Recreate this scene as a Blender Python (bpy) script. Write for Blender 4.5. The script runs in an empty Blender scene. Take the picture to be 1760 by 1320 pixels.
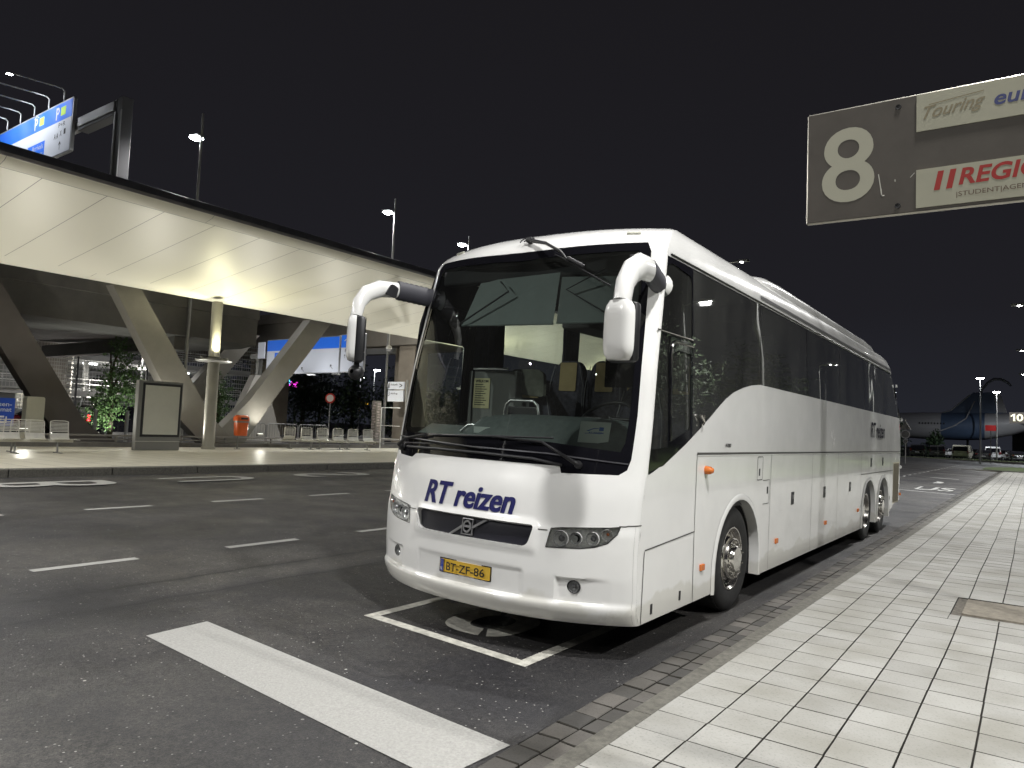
import bpy, bmesh, math, random
from math import sin, cos, pi, radians, sqrt
from mathutils import Vector, Matrix
from mathutils.geometry import delaunay_2d_cdt
random.seed(7)
scene = bpy.context.scene
COL = scene.collection

# ------------------------------------------------------------------ camera
cam_d = bpy.data.cameras.new('camera'); cam = bpy.data.objects.new('camera', cam_d); COL.objects.link(cam)
scene.camera = cam
YAW, PIT, ROL, CAMH = .626233, .0624529, .0410, 1.67
cam_d.sensor_fit = 'HORIZONTAL'; cam_d.sensor_width = 36.0
cam_d.lens = 36.0 * 1245.0 / 1760.0
cam_d.clip_start = .05; cam_d.clip_end = 3000
fw = Vector((-sin(YAW)*cos(PIT), cos(YAW)*cos(PIT), sin(PIT)))
r0 = Vector((cos(YAW), sin(YAW), 0)); u0 = r0.cross(fw)
rt = r0*cos(ROL) + u0*sin(ROL); up = rt.cross(fw)
M = Matrix((rt, up, -fw)).transposed().to_4x4(); M.translation = Vector((0, 0, CAMH))
cam.matrix_world = M

# ------------------------------------------------------------------ sky, exposure
w = bpy.data.worlds.new('World'); scene.world = w; w.use_nodes = True
nt = w.node_tree; bgn = nt.nodes['Background']
tc = nt.nodes.new('ShaderNodeTexCoord'); sx = nt.nodes.new('ShaderNodeSeparateXYZ')
nz = nt.nodes.new('ShaderNodeTexNoise'); nz.inputs['Scale'].default_value = 1.6; nz.inputs['Detail'].default_value = 3
rp = nt.nodes.new('ShaderNodeValToRGB'); ad = nt.nodes.new('ShaderNodeMath'); ad.operation = 'MULTIPLY_ADD'
ad.inputs[1].default_value = .16
nt.links.new(tc.outputs['Generated'], sx.inputs[0]); nt.links.new(tc.outputs['Generated'], nz.inputs['Vector'])
nt.links.new(nz.outputs['Fac'], ad.inputs[0]); nt.links.new(sx.outputs['Z'], ad.inputs[2]); nt.links.new(ad.outputs[0], rp.inputs[0])
e = rp.color_ramp.elements
e[0].position = .0; e[0].color = (.0200, .0225, .0310, 1)
e[1].position = .75; e[1].color = (.0100, .0092, .0108, 1)
m_ = e.new(.25); m_.color = (.0135, .0132, .0168, 1)
nt.links.new(rp.outputs[0], bgn.inputs[0]); bgn.inputs[1].default_value = 1.0
scene.view_settings.view_transform = 'Standard'; scene.view_settings.look = 'None'
scene.view_settings.gamma = 1; scene.view_settings.exposure = 0.0
scene.cycles.max_bounces = 8; scene.cycles.transparent_max_bounces = 16
scene.cycles.caustics_reflective = False; scene.cycles.caustics_refractive = False
scene.cycles.sample_clamp_indirect = 4.0

# ------------------------------------------------------------------ materials
MATS = {}
def mat(name, col=(.5,.5,.5), rough=.5, metal=0., emis=None, es=0., coat=0., noise=0., nscale=8., bump=0., bscale=40., spec=.5, rnoise=0.):
    if name in MATS: return MATS[name]
    m = bpy.data.materials.new(name); m.use_nodes = True; n = m.node_tree; b = n.nodes['Principled BSDF']
    b.inputs['Base Color'].default_value = (*col, 1); b.inputs['Roughness'].default_value = rough
    b.inputs['Metallic'].default_value = metal; b.inputs['Coat Weight'].default_value = coat
    b.inputs['Coat Roughness'].default_value = .04; b.inputs['Specular IOR Level'].default_value = spec
    if emis: b.inputs['Emission Color'].default_value = (*emis, 1); b.inputs['Emission Strength'].default_value = es
    if noise or bump or rnoise:
        t = n.nodes.new('ShaderNodeTexCoord')
        if noise or rnoise:
            z = n.nodes.new('ShaderNodeTexNoise'); z.inputs['Scale'].default_value = nscale; z.inputs['Detail'].default_value = 6; z.inputs['Roughness'].default_value = .6
            n.links.new(t.outputs['Object'], z.inputs['Vector'])
        if noise:
            r = n.nodes.new('ShaderNodeValToRGB'); r.color_ramp.elements[0].position = .3; r.color_ramp.elements[1].position = .7
            r.color_ramp.elements[0].color = (*[max(0, c*(1-noise)) for c in col], 1); r.color_ramp.elements[1].color = (*[min(1, c*(1+noise)) for c in col], 1)
            n.links.new(z.outputs['Fac'], r.inputs[0]); n.links.new(r.outputs[0], b.inputs['Base Color'])
        if rnoise:
            q = n.nodes.new('ShaderNodeMapRange'); q.inputs[3].default_value = max(.02, rough-rnoise); q.inputs[4].default_value = rough+rnoise
            q.inputs[1].default_value = .3; q.inputs[2].default_value = .7
            n.links.new(z.outputs['Fac'], q.inputs[0]); n.links.new(q.outputs[0], b.inputs['Roughness'])
        if bump:
            z2 = n.nodes.new('ShaderNodeTexNoise'); z2.inputs['Scale'].default_value = bscale; z2.inputs['Detail'].default_value = 4
            n.links.new(t.outputs['Object'], z2.inputs['Vector'])
            bp = n.nodes.new('ShaderNodeBump'); bp.inputs['Strength'].default_value = bump; bp.inputs['Distance'].default_value = .02
            n.links.new(z2.outputs['Fac'], bp.inputs['Height']); n.links.new(bp.outputs[0], b.inputs['Normal'])
    MATS[name] = m; return m

def glass(name, tint=(.8,.85,.83), rough=.0, ior=1.45, boost=1.0, warp=0., dust=0.):
    if name in MATS: return MATS[name]
    m = bpy.data.materials.new(name); m.use_nodes = True; n = m.node_tree
    for x in list(n.nodes): n.nodes.remove(x)
    o = n.nodes.new('ShaderNodeOutputMaterial'); mx = n.nodes.new('ShaderNodeMixShader'); tr = n.nodes.new('ShaderNodeBsdfTransparent')
    gl = n.nodes.new('ShaderNodeBsdfGlossy'); fr = n.nodes.new('ShaderNodeFresnel'); mm = n.nodes.new('ShaderNodeMath'); mm.operation = 'MULTIPLY'; mm.use_clamp = True
    tr.inputs[0].default_value = (*tint, 1); gl.inputs['Roughness'].default_value = rough; gl.inputs[0].default_value = (.95,.97,.96,1)
    fr.inputs[0].default_value = ior; mm.inputs[1].default_value = boost
    n.links.new(fr.outputs[0], mm.inputs[0]); n.links.new(mm.outputs[0], mx.inputs[0]); n.links.new(tr.outputs[0], mx.inputs[1]); n.links.new(gl.outputs[0], mx.inputs[2]); n.links.new(mx.outputs[0], o.inputs[0])
    if dust:
        df = n.nodes.new('ShaderNodeBsdfDiffuse'); df.inputs[0].default_value = (.55,.56,.52,1); m2 = n.nodes.new('ShaderNodeMixShader')
        dn = n.nodes.new('ShaderNodeTexNoise'); dn.inputs['Scale'].default_value = 1.8; dn.inputs['Detail'].default_value = 6; dt = n.nodes.new('ShaderNodeTexCoord'); dm = n.nodes.new('ShaderNodeMapping'); dm.inputs['Scale'].default_value = (1, 1, .35)
        n.links.new(dt.outputs['Object'], dm.inputs[0]); n.links.new(dm.outputs[0], dn.inputs['Vector']); dq = n.nodes.new('ShaderNodeMapRange'); dq.inputs[1].default_value = .3; dq.inputs[2].default_value = .75; dq.inputs[3].default_value = dust*.45; dq.inputs[4].default_value = dust*1.5
        n.links.new(dn.outputs['Fac'], dq.inputs[0]); n.links.new(dq.outputs[0], m2.inputs[0]); n.links.new(mx.outputs[0], m2.inputs[1]); n.links.new(df.outputs[0], m2.inputs[2]); n.links.new(m2.outputs[0], o.inputs[0])
    if warp:
        t = n.nodes.new('ShaderNodeTexCoord'); z = n.nodes.new('ShaderNodeTexNoise'); z.inputs['Scale'].default_value = 1.3; z.inputs['Detail'].default_value = 1
        bp = n.nodes.new('ShaderNodeBump'); bp.inputs['Strength'].default_value = warp; bp.inputs['Distance'].default_value = .05
        n.links.new(t.outputs['Object'], z.inputs['Vector']); n.links.new(z.outputs['Fac'], bp.inputs['Height']); n.links.new(bp.outputs[0], gl.inputs['Normal'])
    MATS[name] = m; return m

# ------------------------------------------------------------------ mesh helpers
class G:
    def __init__(s): s.v = []; s.f = []; s.mi = []; s.cur = 0
    def add(s, vs, fs):
        o = len(s.v); s.v += [tuple(p) for p in vs]; s.f += [tuple(i+o for i in f) for f in fs]; s.mi += [s.cur]*len(fs); return s
    def box(s, c, d, R=None, bev=0.):
        x, y, z = d[0]/2, d[1]/2, d[2]/2
        if bev:
            bm = bmesh.new(); bmesh.ops.create_cube(bm, size=1)
            for q in bm.verts: q.co = Vector((q.co.x*d[0], q.co.y*d[1], q.co.z*d[2]))
            bmesh.ops.bevel(bm, geom=bm.edges[:], offset=bev, segments=2, affect='EDGES', profile=.5)
            bm.verts.index_update(); vs = [q.co.copy() for q in bm.verts]; fs = [[q.index for q in f.verts] for f in bm.faces]; bm.free()
        else:
            vs = [Vector((i*x, j*y, k*z)) for i in (-1,1) for j in (-1,1) for k in (-1,1)]
            fs = [(0,1,3,2),(4,6,7,5),(0,4,5,1),(2,3,7,6),(0,2,6,4),(1,5,7,3)]
        if R is not None: vs = [R @ q for q in vs]
        return s.add([q+Vector(c) for q in vs], fs)
    def tube(s, pts, r, n=8, cap=True):
        pts = [Vector(p) for p in pts]; L = len(pts); rr = r if isinstance(r, (list, tuple)) else [r]*L
        rings = []; prev = None
        for i, p in enumerate(pts):
            d = (pts[min(i+1, L-1)]-pts[max(i-1, 0)]).normalized()
            if prev is None:
                a = Vector((0,0,1)) if abs(d.z) < .9 else Vector((1,0,0)); x = d.cross(a).normalized()
            else: x = (prev-d*prev.dot(d)).normalized()
            prev = x; y = d.cross(x); q = rr[i]
            q = q if isinstance(q, (list, tuple)) else (q, q)
            rings.append([p+x*cos(2*pi*k/n)*q[0]+y*sin(2*pi*k/n)*q[1] for k in range(n)])
        vs = [v for g in rings for v in g]; fs = []
        for i in range(L-1):
            for k in range(n): fs.append((i*n+k, i*n+(k+1) % n, (i+1)*n+(k+1) % n, (i+1)*n+k))
        if cap: fs += [tuple(range(n))[::-1], tuple((L-1)*n+k for k in range(n))]
        return s.add(vs, fs)
    def lathe(s, prof, c, axis, n=32, closed=False):
        ax = Vector(axis).normalized(); a = Vector((0,0,1)) if abs(ax.z) < .9 else Vector((1,0,0)); x = ax.cross(a).normalized(); y = ax.cross(x); c = Vector(c)
        vs = []; L = len(prof)
        for (r, h) in prof:
            for k in range(n): vs.append(c+ax*h+(x*cos(2*pi*k/n)+y*sin(2*pi*k/n))*r)
        fs = []
        for i in range(L-1 if not closed else L):
            j = (i+1) % L
            for k in range(n): fs.append((i*n+k, i*n+(k+1) % n, j*n+(k+1) % n, j*n+k))
        return s.add(vs, fs)
    def prism(s, poly, fn, d):           # poly 2D, fn(x,y,depth)->3D
        n = len(poly); vs = [fn(x, y, 0) for x, y in poly]+[fn(x, y, d) for x, y in poly]
        fs = [tuple(range(n)), tuple(range(n, 2*n))[::-1]]+[(i, i+n, (i+1) % n+n, (i+1) % n) for i in range(n)]
        return s.add(vs, fs)
    def grid(s, fn, us, vs_):
        n = len(vs_); s.add([fn(u, v) for u in us for v in vs_], [(i*n+j, (i+1)*n+j, (i+1)*n+j+1, i*n+j+1) for i in range(len(us)-1) for j in range(n-1)]); return s
    def emit(s, name, m, parent=None, world=True, sm=None, fixn=True, label=None):
        me = bpy.data.meshes.new(name)
        off = Vector((0,0,0))
        if parent is not None and world:
            q = parent
            while q is not None: off += q.location; q = q.parent
        me.from_pydata([tuple(Vector(p)-off) for p in s.v], [], s.f)
        ms = m if isinstance(m, (list, tuple)) else [m]
        for x in ms: me.materials.append(x)
        if len(ms) > 1: me.polygons.foreach_set('material_index', s.mi)
        if fixn:
            bm = bmesh.new(); bm.from_mesh(me); bmesh.ops.recalc_face_normals(bm, faces=bm.faces); bm.to_mesh(me); bm.free()
        if sm is not None:
            me.shade_smooth(); me.set_sharp_from_angle(angle=radians(sm))
        me.update(); o = bpy.data.objects.new(name, me); COL.objects.link(o)
        if parent is not None: o.parent = parent
        if label: o['label'] = label
        return o
def thing(name, label, cat, loc=(0,0,0), rot=0., group=None):
    o = bpy.data.objects.new(name, None); COL.objects.link(o); o.location = loc; o.rotation_euler = (0, 0, rot); o.empty_display_size = .2
    o['label'] = label; o['category'] = cat
    if group: o['group'] = group
    return o
def tag(o, label, cat, group=None):
    o['label'] = label; o['category'] = cat
    if group: o['group'] = group
    return o
def struct(o): o['kind'] = 'structure'; return o
def dup(root, loc, rot=None, label=None, group=None):
    def cp(o, par):
        c = o.copy(); COL.objects.link(c); c.parent = par
        for ch in list(o.children): cp(ch, c)
        return c
    r = cp(root, None); r.location = loc
    if rot is not None: r.rotation_euler = (0, 0, rot)
    if label: r['label'] = label
    if group: r['group'] = group
    return r

def inpoly(x, y, P):
    c = False; j = len(P)-1
    for i in range(len(P)):
        xi, yi = P[i]; xj, yj = P[j]
        if (yi > y) != (yj > y) and x < (xj-xi)*(y-yi)/(yj-yi)+xi: c = not c
        j = i
    return c
def dens(P, st):
    out = []
    for i in range(len(P)):
        a = P[i]; b = P[(i+1) % len(P)]; n = max(1, int(math.ceil(math.hypot(b[0]-a[0], b[1]-a[1])/st)))
        out += [(a[0]+(b[0]-a[0])*k/n, a[1]+(b[1]-a[1])*k/n) for k in range(n)]
    return out
def rnd(P, r, n=4):                       # round the corners of a polygon; r number or list
    out = []; L = len(P)
    for i in range(L):
        p = Vector(P[i]); a = Vector(P[i-1]); b = Vector(P[(i+1) % L]); q = r[i] if isinstance(r, (list, tuple)) else r
        if q <= 0: out.append(tuple(p)); continue
        da = (a-p); db = (b-p); q2 = min(q, da.length*.49, db.length*.49); s0 = p+da.normalized()*q2; s1 = p+db.normalized()*q2
        for k in range(n+1):
            t = k/n; out.append(tuple(s0*(1-t)**2+p*2*t*(1-t)+s1*t*t))
    return out
def patch(g, outer, holes, fn, st, st2=None, us=1.0, vs=1.0):
    """triangulate a polygon with holes in a 2-D parameter plane and lift it with fn(u,v)"""
    st2 = st2 or st
    sc = lambda P: [(x*us, y*vs) for x, y in P]
    O = dens(sc(outer), st2); H = [dens(sc(h), st2) for h in holes]
    pts = []; edges = []
    for L in [O]+H:
        o = len(pts); pts += L; edges += [(o+i, o+(i+1) % len(L)) for i in range(len(L))]
    x0 = min(p[0] for p in O); x1 = max(p[0] for p in O); y0 = min(p[1] for p in O); y1 = max(p[1] for p in O)
    nb = int((x1-x0)/st); nc = int((y1-y0)/st); cell = {}
    for p in pts: cell[(round(p[0]/st), round(p[1]/st))] = 1
    for i in range(1, nb+1):
        for j in range(1, nc+1):
            x = x0+(x1-x0)*i/(nb+1); y = y0+(y1-y0)*j/(nc+1)
            if inpoly(x, y, O) and not any(inpoly(x, y, h) for h in H):
                near = False
                for p in pts[:len(O)+sum(map(len, H))]:
                    if abs(p[0]-x) < st*.35 and abs(p[1]-y) < st*.35: near = True; break
                if not near: pts.append((x, y))
    vs_, es, fs, _, _, _ = delaunay_2d_cdt([Vector(p) for p in pts], edges, [], 0, 1e-6)
    keep = []
    for f in fs:
        cx = sum(vs_[i][0] for i in f)/len(f); cy = sum(vs_[i][1] for i in f)/len(f)
        if inpoly(cx, cy, O) and not any(inpoly(cx, cy, h) for h in H): keep.append(f)
    used = sorted({i for f in keep for i in f}); mp = {k: i for i, k in enumerate(used)}
    g.add([fn(vs_[i][0]/us, vs_[i][1]/vs) for i in used], [tuple(mp[i] for i in f) for f in keep])
    return g
def strip(g, path, wd, fn):               # thin ribbon along a 2-D path
    n = len(path); L = []; R = []
    for i, p in enumerate(path):
        a = Vector(path[max(0, i-1)]); b = Vector(path[min(n-1, i+1)]); d = (b-a); d = d.normalized() if d.length > 1e-9 else Vector((1, 0)); q = Vector((-d.y, d.x))*wd/2
        L.append(fn(p[0]+q.x, p[1]+q.y)); R.append(fn(p[0]-q.x, p[1]-q.y))
    g.add(L+R, [(i, i+1, n+i+1, n+i) for i in range(n-1)])
def densp(P, st):
    out = []
    for a, b in zip(P, P[1:]):
        n = max(1, int(math.ceil(math.hypot(b[0]-a[0], b[1]-a[1])/st))); out += [(a[0]+(b[0]-a[0])*k/n, a[1]+(b[1]-a[1])*k/n) for k in range(n)]
    return out+[P[-1]]
_tc = {}
def text2d(s, bold=0., shear=0.):
    k = (s, bold, shear)
    if k in _tc: return _tc[k]
    c = bpy.data.curves.new('lettering', 'FONT'); c.body = s; c.offset = bold; c.shear = shear; c.resolution_u = 6; c.fill_mode = 'FRONT'
    o = bpy.data.objects.new('lettering', c); COL.objects.link(o); bpy.context.view_layer.update()
    me = bpy.data.meshes.new_from_object(o.evaluated_get(bpy.context.evaluated_depsgraph_get()))
    vs = [(v.co.x, v.co.y) for v in me.vertices]; fs = [tuple(p.vertices) for p in me.polygons]
    bpy.data.objects.remove(o); bpy.data.curves.remove(c); bpy.data.meshes.remove(me)
    x0 = min(v[0] for v in vs); x1 = max(v[0] for v in vs); y0 = min(v[1] for v in vs); y1 = max(v[1] for v in vs)
    _tc[k] = ([((x-x0)/(x1-x0), (y-y0)/(y1-y0)) for x, y in vs], fs, (x1-x0)/(y1-y0)); return _tc[k]
def put_text(g, s, fn, x0, x1, y0, y1, bold=0., shear=0.):      # fit the text's ink box to a rectangle of fn's plane
    vs, fs, _ = text2d(s, bold, shear)
    g.add([fn(x0+(x1-x0)*x, y0+(y1-y0)*y) for x, y in vs], fs); return g

# ------------------------------------------------------------------ ground
def gz(X):
    if X > -2.36: return 0.
    if X > -9: return .022*(-2.36-X)
    return min(.146+.018*(-9-X), .30)
PZ = lambda X: .060+.0046*(X+1.80)          # pavement height

def asphalt():
    m = bpy.data.materials.new('asphalt'); m.use_nodes = True; n = m.node_tree; b = n.nodes['Principled BSDF']; L = n.links.new
    g = n.nodes.new('ShaderNodeNewGeometry'); pos = g.outputs['Position']
    def noise(s, d=4, r=.6, vec=pos):
        z = n.nodes.new('ShaderNodeTexNoise'); z.inputs['Scale'].default_value = s; z.inputs['Detail'].default_value = d; z.inputs['Roughness'].default_value = r; L(vec, z.inputs['Vector']); return z.outputs['Fac']
    def math_(op, a, c=None, cl=False):
        x = n.nodes.new('ShaderNodeMath'); x.operation = op; x.use_clamp = cl
        for i, q in enumerate((a, c)):
            if q is None: continue
            if isinstance(q, (int, float)): x.inputs[i].default_value = q
            else: L(q, x.inputs[i])
        return x.outputs[0]
    def ramp(f, a, c, ca, cc):
        r = n.nodes.new('ShaderNodeValToRGB'); r.color_ramp.elements[0].position = a; r.color_ramp.elements[1].position = c
        r.color_ramp.elements[0].color = (*ca, 1); r.color_ramp.elements[1].color = (*cc, 1); L(f, r.inputs[0]); return r.outputs[0]
    def mix(f, a, c, mode='MIX'):
        x = n.nodes.new('ShaderNodeMix'); x.data_type = 'RGBA'; x.blend_type = mode
        if isinstance(f, (int, float)): x.inputs[0].default_value = f
        else: L(f, x.inputs[0])
        for i, q in ((6, a), (7, c)):
            if isinstance(q, tuple): x.inputs[i].default_value = (*q, 1)
            else: L(q, x.inputs[i])
        return x.outputs[2]
    base = ramp(noise(75, 4, .8), .36, .64, (.014,.014,.0155), (.083,.081,.078))
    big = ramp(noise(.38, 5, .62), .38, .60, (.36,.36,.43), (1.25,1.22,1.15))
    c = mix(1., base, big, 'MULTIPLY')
    fine = ramp(noise(26, 3, .6), .36, .62, (.66,.66,.68), (1.22,1.2,1.18)); c = mix(1., c, fine, 'MULTIPLY')
    # pale chips
    v = n.nodes.new('ShaderNodeTexVoronoi'); v.inputs['Scale'].default_value = 34; L(pos, v.inputs['Vector'])
    sp = n.nodes.new('ShaderNodeSeparateColor'); L(v.outputs['Color'], sp.inputs[0])
    chip = math_('MULTIPLY', math_('LESS_THAN', v.outputs['Distance'], .20), math_('GREATER_THAN', sp.outputs[0], .86))
    c = mix(math_('MULTIPLY', chip, .8), c, (.40,.39,.37))
    v2 = n.nodes.new('ShaderNodeTexVoronoi'); v2.inputs['Scale'].default_value = 5.5; L(pos, v2.inputs['Vector'])
    sp2 = n.nodes.new('ShaderNodeSeparateColor'); L(v2.outputs['Color'], sp2.inputs[0])
    chip2 = math_('MULTIPLY', math_('LESS_THAN', v2.outputs['Distance'], .055), math_('GREATER_THAN', sp2.outputs[1], .60))
    c = mix(math_('MULTIPLY', chip2, .9), c, (.50,.49,.46))
    # long seams running with the lanes
    xyz = n.nodes.new('ShaderNodeSeparateXYZ'); L(pos, xyz.inputs[0])
    mp = n.nodes.new('ShaderNodeMapping'); mp.inputs['Scale'].default_value = (0, 1, 0); L(pos, mp.inputs['Vector'])
    wob = math_('MULTIPLY', math_('SUBTRACT', noise(1.2, 6, .7, mp.outputs[0]), .5), .22)
    wide = noise(2.3, 3, .6, pos)
    for x0, wd, st in ((-6.72, .050, .95), (-6.12, .042, .85), (-12.9, .07, .6), (-11.35, .05, .5)):
        dd = math_('ABSOLUTE', math_('SUBTRACT', math_('SUBTRACT', xyz.outputs[0], x0), wob))
        f = math_('MULTIPLY', math_('LESS_THAN', dd, math_('MULTIPLY', wide, wd)), st); c = mix(f, c, (.006,.006,.007))
        f2 = math_('MULTIPLY', math_('SUBTRACT', 1., math_('DIVIDE', dd, .22), True), .45); c = mix(f2, c, (.014,.014,.016))
    # oily darker track of the wheels in the bay
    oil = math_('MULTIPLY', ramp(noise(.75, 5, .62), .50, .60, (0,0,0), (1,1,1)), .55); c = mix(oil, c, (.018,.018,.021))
    L(c, b.inputs['Base Color'])
    rr = n.nodes.new('ShaderNodeMapRange'); rr.inputs[1].default_value = .3; rr.inputs[2].default_value = .7; rr.inputs[3].default_value = .42; rr.inputs[4].default_value = .72
    L(noise(.8, 4), rr.inputs[0]); L(rr.outputs[0], b.inputs['Roughness'])
    bp = n.nodes.new('ShaderNodeBump'); bp.inputs['Strength'].default_value = .8; bp.inputs['Distance'].default_value = .008
    L(noise(60, 4, .8), bp.inputs['Height']); L(bp.outputs[0], b.inputs['Normal'])
    return m
M_ASPH = asphalt()
M_GRASS = mat('grass', (.055,.085,.018), .9, noise=.5, nscale=3)
M_PAINT = mat('road_paint', (.345,.342,.325), .6, noise=.16, nscale=60, bump=.4, bscale=90)
M_KERB = mat('kerb_stone', (.105,.10,.085), .8, noise=.35, nscale=26, bump=.5, bscale=120)
M_CONC = mat('concrete', (.30,.28,.24), .8, noise=.15, nscale=3, bump=.2, bscale=30)
M_JOINT = mat('joint_dirt', (.018,.016,.012), .95, noise=.4, nscale=20)
def vcol_mat(name, lo, hi, sp, rough=.75, nsc=60):
    m = bpy.data.materials.new(name); m.use_nodes = True; n = m.node_tree; b = n.nodes['Principled BSDF']; L = n.links.new
    a = n.nodes.new('ShaderNodeAttribute'); a.attribute_name = 'tone'
    r = n.nodes.new('ShaderNodeValToRGB'); r.color_ramp.elements[0].color = (*lo, 1); r.color_ramp.elements[1].color = (*hi, 1); L(a.outputs['Fac'], r.inputs[0])
    g = n.nodes.new('ShaderNodeNewGeometry')
    z = n.nodes.new('ShaderNodeTexNoise'); z.inputs['Scale'].default_value = nsc; z.inputs['Detail'].default_value = 4; z.inputs['Roughness'].default_value = .75; L(g.outputs['Position'], z.inputs['Vector'])
    r2 = n.nodes.new('ShaderNodeValToRGB'); r2.color_ramp.elements[0].position = .33; r2.color_ramp.elements[1].position = .47; r2.color_ramp.elements[0].color = (sp, sp, sp, 1); r2.color_ramp.elements[1].color = (1,1,1,1); L(z.outputs['Fac'], r2.inputs[0])
    z3 = n.nodes.new('ShaderNodeTexNoise'); z3.inputs['Scale'].default_value = 1.7; z3.inputs['Detail'].default_value = 5; L(g.outputs['Position'], z3.inputs['Vector'])
    r3 = n.nodes.new('ShaderNodeValToRGB'); r3.color_ramp.elements[0].position = .32; r3.color_ramp.elements[1].position = .6; r3.color_ramp.elements[0].color = (.76,.75,.71, 1); r3.color_ramp.elements[1].color = (1.03,1.03,1.03,1); L(z3.outputs['Fac'], r3.inputs[0])
    x = n.nodes.new('ShaderNodeMix'); x.data_type = 'RGBA'; x.blend_type = 'MULTIPLY'; x.inputs[0].default_value = 1; L(r.outputs[0], x.inputs[6]); L(r2.outputs[0], x.inputs[7])
    y = n.nodes.new('ShaderNodeMix'); y.data_type = 'RGBA'; y.blend_type = 'MULTIPLY'; y.inputs[0].default_value = 1; L(x.outputs[2], y.inputs[6]); L(r3.outputs[0], y.inputs[7])
    L(y.outputs[2], b.inputs['Base Color']); b.inputs['Roughness'].default_value = rough
    bp = n.nodes.new('ShaderNodeBump'); bp.inputs['Strength'].default_value = .3; bp.inputs['Distance'].default_value = .004; L(z.outputs['Fac'], bp.inputs['Height']); L(bp.outputs[0], b.inputs['Normal'])
    return m
M_TILE = vcol_mat('pavement_tile', (.250,.247,.230), (.330,.327,.306), .72)
M_BRICK = vcol_mat('gutter_brick', (.045,.043,.040), (.105,.097,.088), .6, .85, 90)

g = G()
g.grid(lambda x, y: (x, y, -.02), [-900, -300, -120, -60, 60, 300, 900], [-300, -60, 0, 60, 200, 600, 1600])
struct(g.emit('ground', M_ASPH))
g = G()
xs = [-2.24, -2.36, -4, -6, -9, -12, -15, -16.6, -17.4]
g.grid(lambda x, y: (x, y, gz(x)), xs, [-40+4*i for i in range(37)])
# beyond the pavement's end the cross road opens to the right
g.grid(lambda x, y: (x, y, gz(x)-.003), [60, 20, 0, -2.24], [80+6*i for i in range(5)])
g.grid(lambda x, y: (x, y, gz(x)), [-17.4, -25, -40, -60], [64+6*i for i in range(8)])
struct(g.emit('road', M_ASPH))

def tone_attr(o, tones, per):
    at = o.data.attributes.new('tone', 'FLOAT', 'FACE'); at.data.foreach_set('value', [t for t in tones for _ in range(per)])
# pavement of square slabs, each a little off its neighbours
g = G(); tones = []
TP = .3055
def slab(g, x0, x1, y0, y1, z, dz=(0,0,0,0), ch=.004, dep=.03):
    cs = [(x0,y0,z+dz[0]), (x1,y0,z+dz[1]), (x1,y1,z+dz[2]), (x0,y1,z+dz[3])]
    inn = [(x0+ch,y0+ch,z+dz[0]+ch*.8), (x1-ch,y0+ch,z+dz[1]+ch*.8), (x1-ch,y1-ch,z+dz[2]+ch*.8), (x0+ch,y1-ch,z+dz[3]+ch*.8)]
    bot = [(x0,y0,z-dep), (x1,y0,z-dep), (x1,y1,z-dep), (x0,y1,z-dep)]
    fs = [(4,5,6,7)]; md = [0]
    for i in range(4):
        j = (i+1) % 4; fs += [(i, j, 4+j, 4+i), (8+i, 8+j, j, i)]; md += [0 if ch > .005 and i % 2 else 1, 1]
    g.add(cs+inn+bot, fs); g.mi[-9:] = md
MAN = (-.67, .55, 8.28, 9.26)
for i in range(13):
    x00 = -1.80+i*TP; off = random.uniform(-.006, .006) if i else 0; ph = random.uniform(0, 6)
    for j in range(int(70/TP)):
        y = -6+j*TP+off; xb = lambda i_: -1.80+i_*TP+(.0045*sin(y*.8+i_*2.1)+.0025*sin(y*2.1+i_*4.7)+.003*sin(i_*5.3) if i_ else 0); x = xb(i); xe = xb(i+1)
        if y > 64: break
        if i > 6 and y > 40: continue
        jx = (.0032 if i else .001); w_ = random.uniform(-.0012, .0012); dz = [random.uniform(-.0012, .0012) for _ in range(4)]
        rect = (x+jx, xe-.0032, y+.0018, y+TP-.0018); parts = [rect]
        if rect[1] > MAN[0] and rect[0] < MAN[1] and rect[3] > MAN[2] and rect[2] < MAN[3]:
            a0, a1, c0, c1 = rect; parts = []
            if a0 < MAN[0]-.03: parts.append((a0, MAN[0], c0, c1)); a0 = MAN[0]
            if a1 > MAN[1]+.03: parts.append((MAN[1], a1, c0, c1)); a1 = MAN[1]
            if c0 < MAN[2]-.03: parts.append((a0, a1, c0, MAN[2]-.004))
            if c1 > MAN[3]+.03: parts.append((a0, a1, MAN[3]+.004, c1))
        tn_ = min(1, max(0, random.gauss(.55, .15)-(.25 if random.random() < .04 else 0)))
        for q in parts: slab(g, *q, PZ(x), dz, ch=.0026); tones.append(tn_)
pav = g.emit('pavement', [M_TILE, M_JOINT], fixn=False); struct(pav); tone_attr(pav, tones, 9)
g = G(); g.add([(-1.80,-8,PZ(-1.8)-.012), (3,-8,PZ(3)-.012), (3,64.2,PZ(3)-.012), (-1.80,64.2,PZ(-1.8)-.012)], [(0,1,2,3)])
struct(g.emit('pavement_bed', M_JOINT))
g = G(); y = -8
while y < 64:
    ln = 1.0; g.box((-1.863, y+ln/2, .0), (.118, ln-.004, .116), bev=.006); y += ln
struct(g.emit('kerb', M_KERB, sm=30))
g = G(); tones = []
for r in range(2):
    x0 = -2.24+r*.158; j = 0; y = -8+r*.1
    while y < 64:
        ln = random.uniform(.19, .215); dz = [random.uniform(-.003, .003) for _ in range(4)]; jj = random.uniform(0, .004)
        slab(g, x0+.004+jj, x0+.154, y+.004, y+ln-.003, .002+random.uniform(-.002, .003), dz, ch=.006); tones.append(random.random()**1.3); y += ln
o = g.emit('gutter', [M_BRICK, M_JOINT], fixn=False); struct(o); tone_attr(o, tones, 9)
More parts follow.
